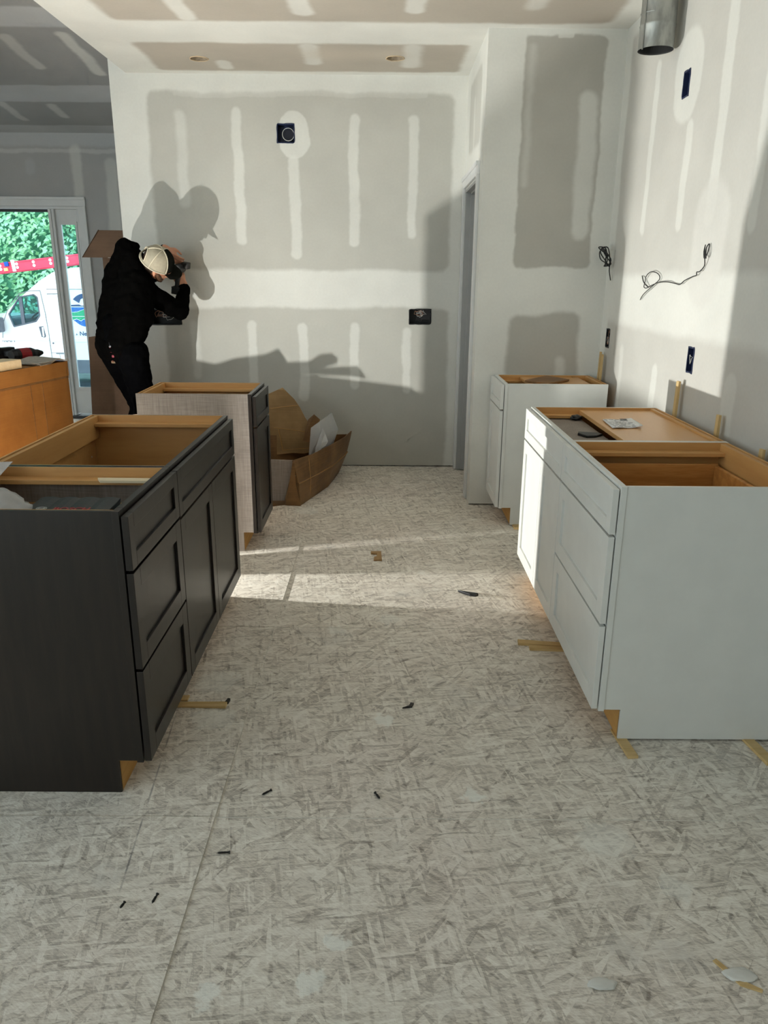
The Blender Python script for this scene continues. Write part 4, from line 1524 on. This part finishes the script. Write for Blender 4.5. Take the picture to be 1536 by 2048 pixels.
# trunk, neck, head
bd.caps(pel, pel + (C7 - pel) * .45, .085, .085).caps(pel + (C7 - pel) * .45, pel + (C7 - pel) * .8, .085, .085)
bd.caps(C7 + Vector((.01, 0, -.05)), HC - U * .075 - F * .015, .055, .054)
bd.caps(hipR, hipL, .075, .075)
for a, c in ((rS, lS),):
    bd.caps(a, c, .042, .042)
rot = Matrix((Rr, F, U)).transposed()
bd.ball(HC + U * .012, .1, .76, .95, 1.05, 24, rot)
bd.caps(HC - U * .055 + F * .03, HC - U * .085 + F * .055, .058, .038)       # jaw and chin
bd.caps(HC - U * .005 + F * .088, HC - U * .032 + F * .107, .010, .015)        # nose
bd.caps(HC + U * .018 + F * .085 - Rr * .03, HC + U * .018 + F * .085 + Rr * .03, .014, .014)   # brow
bd.caps(HC - U * .058 + F * .092 - Rr * .018, HC - U * .058 + F * .092 + Rr * .018, .009, .009)   # lips
for s_ in (-1, 1):
    e = HC - U * .012 - F * .008 + Rr * s_ * .077
    bd.caps(e + U * .022 - F * .006, e - U * .024 + F * .003, .013, .010)
# limbs
for (a, e, w_) in ((rS, rE, rW), (lS, lE, lW)):
    bd.caps(a, e, .048, .040).caps(e, w_, .040, .029)
for (h_, k_, a_) in ((hipR, knR, anR), (hipL, knL, anL)):
    bd.caps(h_, k_, .072, .055).caps(k_, k_ + (a_ - k_) * .3, .056, .058).caps(k_ + (a_ - k_) * .3, a_, .058, .038)
    tf = Vector((.62, .78, 0)).normalized()
    bd.caps(a_ + Vector((0, 0, -.045)) - tf * .04, a_ + Vector((0, 0, -.06)) + tf * .14, .038, .028)
# right hand round the drill grip
fw = (DW - rW).normalized()
hand(bd, rW, (DW + Vector((-.02, -.01, .03)) - rW), Vector((.35, -.70, .35)), Vector((.45, .25, .75)), (1.05, 1.0, .95, .85))
# left hand steadying the nose of the drill, fingers pointing down to the right
hand(bd, lW, Vector((.62, -.10, -.62)), Vector((-.2, -.85, .25)), Vector((.55, -.3, .5)), (.35, .3, .3, .4))
remesh(bd, 'body', 'skin', .0055, 4, man)

b = B()
eyes = []
for s_ in (-1, 1):
    b.ball(HC + U * .001 + F * .083 + Rr * s_ * .031, .0115)
b.done('eye', 'paper', man, smooth=True)
b = B()
b.ball(HC + U * .018 - F * .012, .1, .80, .94, 1.02, 24, rot)
b.caps(HC - U * .03 - F * .075, HC - U * .065 - F * .055, .034, .028)
remesh(b, 'hair', 'hair', .007, 2, man, (.004, 60, 1))
b = B()
for s_ in (-1, 1):
    b.caps(HC - U * .03 + F * .02 + Rr * s_ * .066, HC - U * .075 + F * .045 + Rr * s_ * .042, .017, .022)
b.caps(HC - U * .085 + F * .05 - Rr * .03, HC - U * .085 + F * .05 + Rr * .03, .028, .028).caps(HC - U * .09 + F * .07, HC - U * .105 + F * .06, .024, .02)
b.caps(HC - U * .045 + F * .093 - Rr * .02, HC - U * .045 + F * .093 + Rr * .02, .007, .007)
remesh(b, 'beard', 'beard', .006, 2, man, (.004, 70, 1))

# hoodie
b = B()
mid = pel + (C7 - pel) * .42
ax = Vector((.8, -.6, 0))
b.caps(pel + Vector((-.03, 0, .05)) + ax * .07, mid + ax * .07 + Vector((.0, 0, -.02)), .120, .135)
b.caps(pel + Vector((-.03, 0, .05)) - ax * .07, mid - ax * .07 + Vector((-.03, 0, 0)), .120, .135)
b.caps(mid + ax * .06, C7 + ax * .06 + Vector((-.04, 0, -.16)), .140, .125).caps(mid - ax * .06 + Vector((-.02, 0, 0)), C7 - ax * .09 + Vector((-.04, 0, -.11)), .140, .125)
b.caps(rS + Vector((-.03, .02, 0)), rS * .45 + lS * .55 + Vector((-.02, 0, .04)), .082, .10).caps(rS * .45 + lS * .55 + Vector((-.02, 0, .04)), lS, .10, .085)
b.caps(C7 + Vector((-.02, -.01, -.06)), C7 + Vector((-.01, .0, .0)), .105, .085)
for (a, e, w_) in ((rS, rE, rW), (lS, lE, lW)):
    b.caps(a, e, .078, .064).caps(e, w_ - (w_ - e) * .08, .064, .043)
b.caps(pel + Vector((-.03, 0, .0)) + ax * .07, pel + Vector((-.03, 0, 0)) - ax * .07, .125, .12)
remesh(b, 'hoodie', 'jacket', .012, 5, man, (.010, 14, 1.6))
b = B()
HD = C7 + Vector((-.055, -.01, .075))
for (a, c, r0, r1) in ((C7 + ax * .10 + Vector((-.05, 0, -.05)), HD, .050, .066), (HD, C7 - ax * .11 + Vector((-.02, .03, .045)), .066, .050),
                       (C7 + Vector((-.07, -.02, .03)), C7 + Vector((-.13, -.05, -.09)), .066, .045), (HD, HD + Vector((.06, .02, .005)), .052, .040)):
    b.caps(a, c, r0, r1)
remesh(b, 'hood', 'jacket', .010, 4, man, (.009, 22, 1))
for (w_, e, nm) in ((rW, rE, 'cuff'), (lW, lE, 'cuff')):
    d = (w_ - e).normalized()
    B().cyl(w_ - d * .055, w_ - d * .005, .046, .041, 20).done('cuff', 'jacket', man, .006, True)
# trousers
b = B()
b.caps(hipR + Vector((0, 0, .02)), hipL + Vector((0, 0, .02)), .118, .118).caps(pel, pel + Vector((-.02, 0, .16)), .125, .11)
for (h_, k_, a_) in ((hipR, knR, anR), (hipL, knL, anL)):
    b.caps(h_, k_, .108, .082).caps(k_, a_ + Vector((0, 0, -.01)), .080, .068)
tr_ = remesh(b, 'trousers', 'trousers', .011, 4, man, (.007, 18, 1.3))
lp_ = Vector((-1.868, 5.268, .905)) + MO
B().obox(lp_ + Vector((.008, -.004, 0)), (.034, .006, .036), rot3(('Z', -28))).done('pocket_label', 'label_tan', tr_, .001)
B().obox(lp_ + Vector((.006, -.008, 0)), (.016, .005, .018), rot3(('Z', -28))).done('label_print', 'orange', tr_, .003)
# red tool clipped at the hip, hanging from a pocket
kn = thing('utility_knife', 'red handled tool sticking out of the man\'s hip pocket', 'tool', (-1.85, 5.235, .97))
KX, KY = -1.868, 5.285
B().tube([(KX - .005, KY, 1.05), (KX - .002, KY - .007, 1.005)], .008, 10).done('handle', 'black', kn)
B().tube([(KX, KY - .009, .998), (KX + .004, KY - .013, .965)], [.009, .007], 10).done('grip', 'dull_red', kn)
B().tube([(KX - .002, KY - .007, 1.008), (KX, KY - .009, .998)], .011, 10).done('collar', 'steel', kn)
B().obox((KX + .012, KY - .009, .94), (.018, .018, .018)).done('clip', 'dull_red', kn, .004)
# boots
for a_ in (anR, anL):
    b = B()
    tf = Vector((.62, .78, 0)).normalized()
    b.caps(a_ + Vector((0, 0, .06)), a_ + Vector((0, 0, -.04)), .055, .055).caps(a_ + Vector((0, 0, -.05)) - tf * .04, a_ + Vector((0, 0, -.058)) + tf * .15, .045, .038)
    remesh(b, 'boot', 'boot', .009, 3, man)

# cap
def cap_pt(phi, th, k=1.0):
    """phi 0 = front; th 0 rim .. 90 crown"""
    a, bb, hh = .117 * k, .098 * k, .118 * k
    e = math.cos(th) ** .85
    return HC + U * (.016 + hh * math.sin(th) ** 1.0) + F * (a * e * math.cos(phi) - .006) + Rr * (bb * e * math.sin(phi))


def cap_shell(sel, name, mat, k0=1.0, k1=.955, par=man, sm=True):
    b = B()
    NP, NTH = 72, 22
    vs = {}

    def V(i, j, k):
        key = (i % NP, j, k)
        if key not in vs:
            vs[key] = b.b.verts.new(cap_pt(2 * PI * i / NP, (PI / 2) * min(j / NTH, .992), k))
        return vs[key]
    cells = {(i, j) for i in range(NP) for j in range(NTH) if sel(((i + .5) / NP * 360 + 180) % 360 - 180, (j + .5) / NTH * 90)}
    for (i, j) in cells:
        b.b.faces.new((V(i, j, k0), V(i + 1, j, k0), V(i + 1, j + 1, k0), V(i, j + 1, k0)))
        b.b.faces.new((V(i, j, k1), V(i, j + 1, k1), V(i + 1, j + 1, k1), V(i + 1, j, k1)))
        for (di, dj, p, q) in ((-1, 0, (i, j), (i, j + 1)), (1, 0, (i + 1, j + 1), (i + 1, j)), (0, -1, (i + 1, j), (i, j)), (0, 1, (i, j + 1), (i + 1, j + 1))):
            if ((i + di) % NP, j + dj) not in cells:
                b.b.faces.new((V(*p, k0), V(*q, k0), V(*q, k1), V(*p, k1)))
    return b.done(name, mat, par, 0, sm)


def back_hole(ph, th):
    d = abs(abs(ph) - 180)
    return abs(ph) > 140 and 8 < th < 8 + 34 * math.sqrt(max(0, 1 - (d / 34) ** 2))


cp = cap_shell(lambda ph, th: abs(ph) >= 58 and not back_hole(ph, th), 'cap', 'capmesh')
cp['label'] = 'off-white mesh-back cap with a dark brim'
cap_shell(lambda ph, th: abs(ph) < 58, 'front_panel', 'capdark', 1.004, .955, cp)
b = B()
for ph in (-58, 58, 118, -118, 180):
    t0 = 46 if ph == 180 else 0
    b.tube([cap_pt(R(ph), R(t0 + (90 - t0) * i / 14), 1.012) for i in range(15)], .0042, 6)
b.tube([cap_pt(R(58 + 244 * i / 40), R(1), 1.012) for i in range(41)], .0055, 6)
hole = [cap_pt(R(180 + 35 * math.cos(a)), R(8 + 35 * math.sin(a)), 1.012) for a in [PI * i / 20 for i in range(21)]]
b.tube(hole, .004, 6)
b.done('crown_seams', 'capseam', cp, smooth=True)
B().ball(HC + U * (.016 + .119) - F * .006, .009, 1, 1, .6, 12, rot).done('crown_button', 'capseam', cp, smooth=True)
b = B()
g = []
for j in range(7):
    row = []
    for i in range(13):
        ph = R(-62 + 124 * i / 12)
        ext = j / 6
        p = cap_pt(ph, 0, 1.0)
        row.append(p + F * (.072 * ext * math.cos(ph * .9) ** .6) - U * (.010 * ext + .016 * ext * abs(math.sin(ph)) + .004))
    g.append(row)
b.sheet(g, .004)
b.done('brim', 'capdark', cp, .001, True)

# drill at the wall
dm = thing('cordless_drill', 'black cordless drill in the man\'s hands at the back wall', 'drill', tuple(DW))
fd = Vector((.04, .99, .08)).normalized()
up = Vector((.16, -.10, .97))
up = (up - fd * up.dot(fd)).normalized()
rt = fd.cross(up)


def dp(a, s_, u_):
    return DW + fd * a + rt * s_ + up * u_


RM = Matrix((rt, fd, up)).transposed()
b = B().cyl(dp(-.09, 0, .07), dp(.06, 0, .07), .034, .034, 20).cyl(dp(.06, 0, .07), dp(.09, 0, .07), .034, .024, 20)
hb = b.done('motor_housing', 'black', dm, .004)
B().cyl(dp(.09, 0, .07), dp(.15, 0, .07), .022, .016, 16).done('chuck', 'screw', dm)
B().cyl(dp(.15, 0, .07), dp(.19, 0, .07), .004, .004, 8).done('drill_bit', 'steel', dm)
B().obox(dp(-.02, 0, -.005), (.032, .04, .11), RM).done('handle', 'black', dm, .008)
B().obox(dp(-.012, 0, -.085), (.062, .105, .05), RM).done('battery', 'black', dm, .006)
B().obox(dp(-.012, 0, -.062), (.064, .1, .008), RM).done('battery_seam', 'screw', dm, .002)
B().obox(dp(.035, .036, .095), (.05, .07, .045), RM).done('speed_switch', 'screw', dm, .004)

# ------------------------------------------------------------------ outside
GZ = -.62
o = struct(B().box(-14, 3, YE + .16, 26, GZ - .1, GZ).done('ground', 'asphalt'))
o = struct(B().box(-5.2, -2.4, YE + .16, YE + 1.4, GZ, -.03).done('trim_2', 'asphalt'))

VY = 14.0
van = thing('van', 'white high-roofed work van with a round blue and green emblem on its side', 'van', (-5.6, VY + 1.0, GZ))
prof = [(-8.35, .02), (-8.38, .38), (-8.15, .60), (-7.62, .72), (-6.92, .67), (-6.92, .665), (-6.55, 1.02), (-6.10, 1.36), (-5.86, 1.50), (-5.60, 1.565), (-5.30, 1.60), (-4.6, 1.62), (-2.6, 1.60), (-2.45, 1.5), (-2.42, -.2), (-2.5, -.26), (-8.2, -.26)]
WIN = [(-6.50, 1.075), (-6.235, 1.12), (-6.18, 1.075), (-6.175, .76), (-6.25, .66), (-6.66, .565), (-6.725, .78)]
body = B().prism([(x, VY, z) for x, z in prof], (0, 2.0, 0)).done('van_body', 'van', van)
k = B().prism([(x, VY - .1, z) for x, z in WIN], (0, 2.3, 0))
cut(body, k)
k = B().box(-6.85, -5.25, VY + .06, VY + 1.94, .10, 1.25)
cut(body, k)
md = body.modifiers.new('bevel', 'BEVEL')
md.width, md.segments, md.limit_method, md.angle_limit = .03, 3, 'ANGLE', R(50)
gl = B().prism([(x, VY + .012, z) for x, z in WIN], (0, .006, 0)).done('side_window', 'van_glass', van)
B().prism([(x, VY + 1.98, z) for x, z in WIN], (0, .006, 0)).done('side_window', 'van_glass', van)
b = B()
for i in range(len(WIN)):
    (x0, z0), (x1, z1) = WIN[i], WIN[(i + 1) % len(WIN)]
    b.tube([(x0, VY - .002, z0), (x1, VY - .002, z1)], .012, 6)
b.done('window_gasket', 'van_grey', gl)
B().box(-6.515, -6.455, VY - .004, VY + .03, .60, 1.09).done('window_pillar', 'van_grey', gl)
# cab inside: wheel, seat, dash
B().tube([(-6.36 + .16 * math.cos(a), VY + .5 + .19 * math.sin(a), .78 + .10 * math.cos(a)) for a in [k * PI / 10 for k in range(21)]], .016, 6).done('steering_wheel', 'black', van)
B().box(-6.84, -6.52, VY + .1, VY + 1.9, .12, .70).done('dashboard', 'van_grey', van, .03)
B().obox((-5.62, VY + .5, .62), (.18, .5, .75), rot3(('Y', 12))).done('seat', 'van_grey', van, .04)
# door seam, handle, mouldings
b = B()


def line(pts, r=.007):
    b.tube([(x, VY - .001, z) for x, z in pts], r, 5)


line([(-6.115, 1.19), (-6.07, .80), (-6.05, .45), (-6.04, -.20)])
line([(-6.115, 1.19), (-6.30, 1.185), (-6.49, 1.135), (-6.72, .90), (-6.86, .60), (-6.90, .30)])
line([(-6.0, 1.215), (-2.5, 1.225)], .006)
line([(-6.0, 1.135), (-5.75, 1.14)], .008)
line([(-6.04, .105), (-5.90, .105), (-5.89, .0)], .004)
b.done('panel_gap', 'van_seam', van)
B().prism([(-6.215, VY - .004, .565), (-6.135, VY - .004, .575), (-6.105, VY - .004, .40), (-6.125, VY - .004, .375), (-6.185, VY - .004, .385)], (0, .01, 0)).done('door_handle_recess', 'van_grey', van)
B().box(-6.16, -6.13, VY - .022, VY - .004, .39, .56).done('door_handle', 'van', van, .006)
B().box(-6.95, -6.06, VY - .012, VY + .002, .315, .365).box(-6.03, -2.5, VY - .012, VY + .002, .30, .36).done('side_moulding', 'van', van, .005)
B().box(-8.0, -2.6, VY - .006, VY + .01, -.26, -.02).done('sill_panel', 'van_grey', van)
B().obox((-6.86, VY - .12, .60), (.10, .2, .26)).done('side_mirror', 'van_grey', van, .03)
for x in (-7.55, -3.5):
    wv = B().cyl((x, VY - .01, GZ + .34), (x, VY + .22, GZ + .34), .34, n=28).done('wheel', 'tyre', van)
    B().cyl((x, VY - .015, GZ + .34), (x, VY + .02, GZ + .34), .20, n=20).done('hub_cap', 'alu', wv)
# round emblem
EC, ER = Vector((-5.33, VY, .86)), .285


def em(pts, name, mat, dy=0.0):
    B().prism([(EC.x + ER * x, VY - .004 - dy, EC.z + ER * z) for x, z in pts], (0, .006, 0)).done(name, mat, van)


arc = lambda a0, a1, r=1.0, n=24: [(r * math.cos(R(a0 + (a1 - a0) * i / n)), r * math.sin(R(a0 + (a1 - a0) * i / n))) for i in range(n + 1)]
em(arc(40, 140, 1.0) + [(-.40, .42), (-.28, .66), (0, .78), (.28, .66), (.40, .42)], 'emblem_arch', 'vinyl_navy')
em([(-1.0, .31), (-.4, .34), (-.3, .27), (1.0, .29), (1.0, .22), (-1.0, .22)], 'emblem_bridge', 'vinyl_navy')
em([(-.98, .17), (.98, .17), (1.0, -.10), (.6, -.08), (.2, .06), (0, .10), (-.2, .04), (-.6, -.10), (-1.0, -.12)], 'emblem_water', 'vinyl_blue')
em([(-1.0, -.15), (-.6, -.13), (-.2, .01), (0, .07), (.2, .03), (.6, -.11), (1.0, -.13), (.98, -.36), (-.98, -.36)], 'emblem_hills', 'vinyl_green')
em([(-.96, -.40), (.96, -.40), (.90, -.62), (.62, -.52), (.4, -.64), (.2, -.52), (0, -.62), (-.2, -.52), (-.4, -.64), (-.66, -.52), (-.90, -.60)], 'emblem_shore', 'vinyl_green')
em([(-.88, -.64), (-.66, -.56), (-.4, -.68), (-.2, -.56), (0, -.66), (.2, -.56), (.4, -.68), (.62, -.56), (.88, -.66)] + arc(-42, -138, 1.02), 'emblem_wave', 'vinyl_blue')
lettering('Nea', .105, 'vinyl_navy', 'lettering', van, (-5.495, VY - .004, .415), (1, 0, 0), (0, 0, 1), .001, .002)
lettering('A', .055, 'vinyl_navy', 'lettering', van, (-5.565, VY - .004, .415), (1, 0, 0), (0, 0, 1), .001)
lettering('RAM', .10, 'van_grey', 'lettering', van, (-6.88, VY - .004, .29), (1, 0, 0), (0, 0, 1), .001)
B().cyl((-5.99, VY - .004, .275), (-5.99, VY + .002, .275), .016, n=10).done('filler_dot', 'van_grey', van)
B().box(-5.96, -5.82, VY - .003, VY + .002, .08, .11).done('small_decal', 'van_seam', van)

# roof rack + ladder
rk = B()
for x in (-5.35, -3.2):
    rk.box(x - .025, x + .025, VY + .08, VY + 1.9, 1.625, 1.655).box(x - .02, x + .02, VY + .10, VY + .14, 1.57, 1.625).box(x - .02, x + .02, VY + 1.84, VY + 1.88, 1.57, 1.625)
rk.done('roof_rack', 'van_grey', van)
ladr = thing('extension_ladder', 'red extension ladder lying tilted over the white van', 'ladder', (-5.8, VY + .3, 1.70))
lx0, lx1, lz0, lz1 = -7.6, -3.0, 1.485, 2.03
ldir = Vector((lx1 - lx0, 0, lz1 - lz0)).normalized()
lup = Vector((-ldir.z, 0, ldir.x))


def lpt(t_, h_, dy=0.0):
    return Vector((lx0, VY + .25 + dy, lz0)) + ldir * t_ + lup * h_


LLEN = (Vector((lx1, 0, lz1)) - Vector((lx0, 0, lz0))).length
LR = Matrix((ldir, Vector((0, 1, 0)), lup)).transposed()
for dy in (0, .42):
    rl = B().obox(lpt(LLEN / 2, 0, dy), (LLEN, .03, .165), LR).done('rail', 'ladder', ladr)
    B().obox(lpt(LLEN / 2, .072, dy - .012), (LLEN, .03, .02), LR).obox(lpt(LLEN / 2, -.072, dy - .012), (LLEN, .03, .02), LR).done('rail_flange', 'ladder', rl)
for i in range(15):
    for h_ in (-.025, .035):
        c0 = lpt(.12 + i * .305, h_, -.022)
        B().cyl(c0, c0 + Vector((0, .45, 0)), .027, n=12).done('rung', 'alu', ladr)
B().obox(lpt(.98, .01, -.03), (.06, .04, .20), LR).done('rung_lock', 'alu', ladr, .004)
B().obox(lpt(.86, .05, -.035), (.07, .04, .075), LR).done('strap', 'strap_blue', ladr, .006)
B().obox(lpt(.83, -.04, -.035), (.07, .03, .05), LR).done('tag', 'strap_yellow', ladr, .004)

# hedge
hd = thing('hedge', 'tall dense green laurel hedge behind the white van', 'hedge', (-7, 17.2, GZ))
b = B()
g = [[(-11.5 + 9.5 * i / 30, 17.35 + .25 * mnoise.noise(Vector((i * .7, j * .9, 2))), GZ + 5.6 * j / 16) for i in range(31)] for j in range(17)]
b.sheet(g, .8) if False else b.sheet(g, .05)
b.done('hedge_core', 'leaf_dark', hd)
rng = np.random.default_rng(5)
NL = 15000
px_ = rng.uniform(-11.3, -2.2, NL)
pz_ = rng.uniform(GZ, GZ + 5.4, NL)
py_ = np.array([17.25 + .32 * mnoise.noise(Vector((x * 1.1, z * 1.1, 4.0))) + .10 * mnoise.noise(Vector((x * 3.5, z * 3.5, 1.0))) for x, z in zip(px_, pz_)]) - rng.uniform(0, .28, NL)
verts, faces = [], []
for i in range(NL):
    c = Vector((px_[i], py_[i], pz_[i]))
    az = rng.uniform(-1.2, 1.2)
    d = Vector((math.sin(az) * .9, -rng.uniform(.25, .9), rng.uniform(-.9, .35))).normalized()
    sdv = d.cross(Vector((rng.uniform(-.3, .3), -1, rng.uniform(-.2, .9)))).normalized()
    L_, W_ = rng.uniform(.10, .19), rng.uniform(.026, .045)
    n_ = len(verts)
    nn = sdv.cross(d) * .012
    verts += [tuple(c), tuple(c + d * L_ * .45 + sdv * W_ + nn), tuple(c + d * L_), tuple(c + d * L_ * .45 - sdv * W_ + nn)]
    faces += [(n_, n_ + 1, n_ + 2), (n_, n_ + 2, n_ + 3)]
inv = base_matrix(hd).inverted()
me = bpy.data.meshes.new('leaves')
me.from_pydata(verts, [], faces)
me.transform(inv)
me.materials.append(M['leaf'])
o = bpy.data.objects.new('leaves', me)
COL.objects.link(o)
o.parent = hd
o['kind'] = 'stuff'
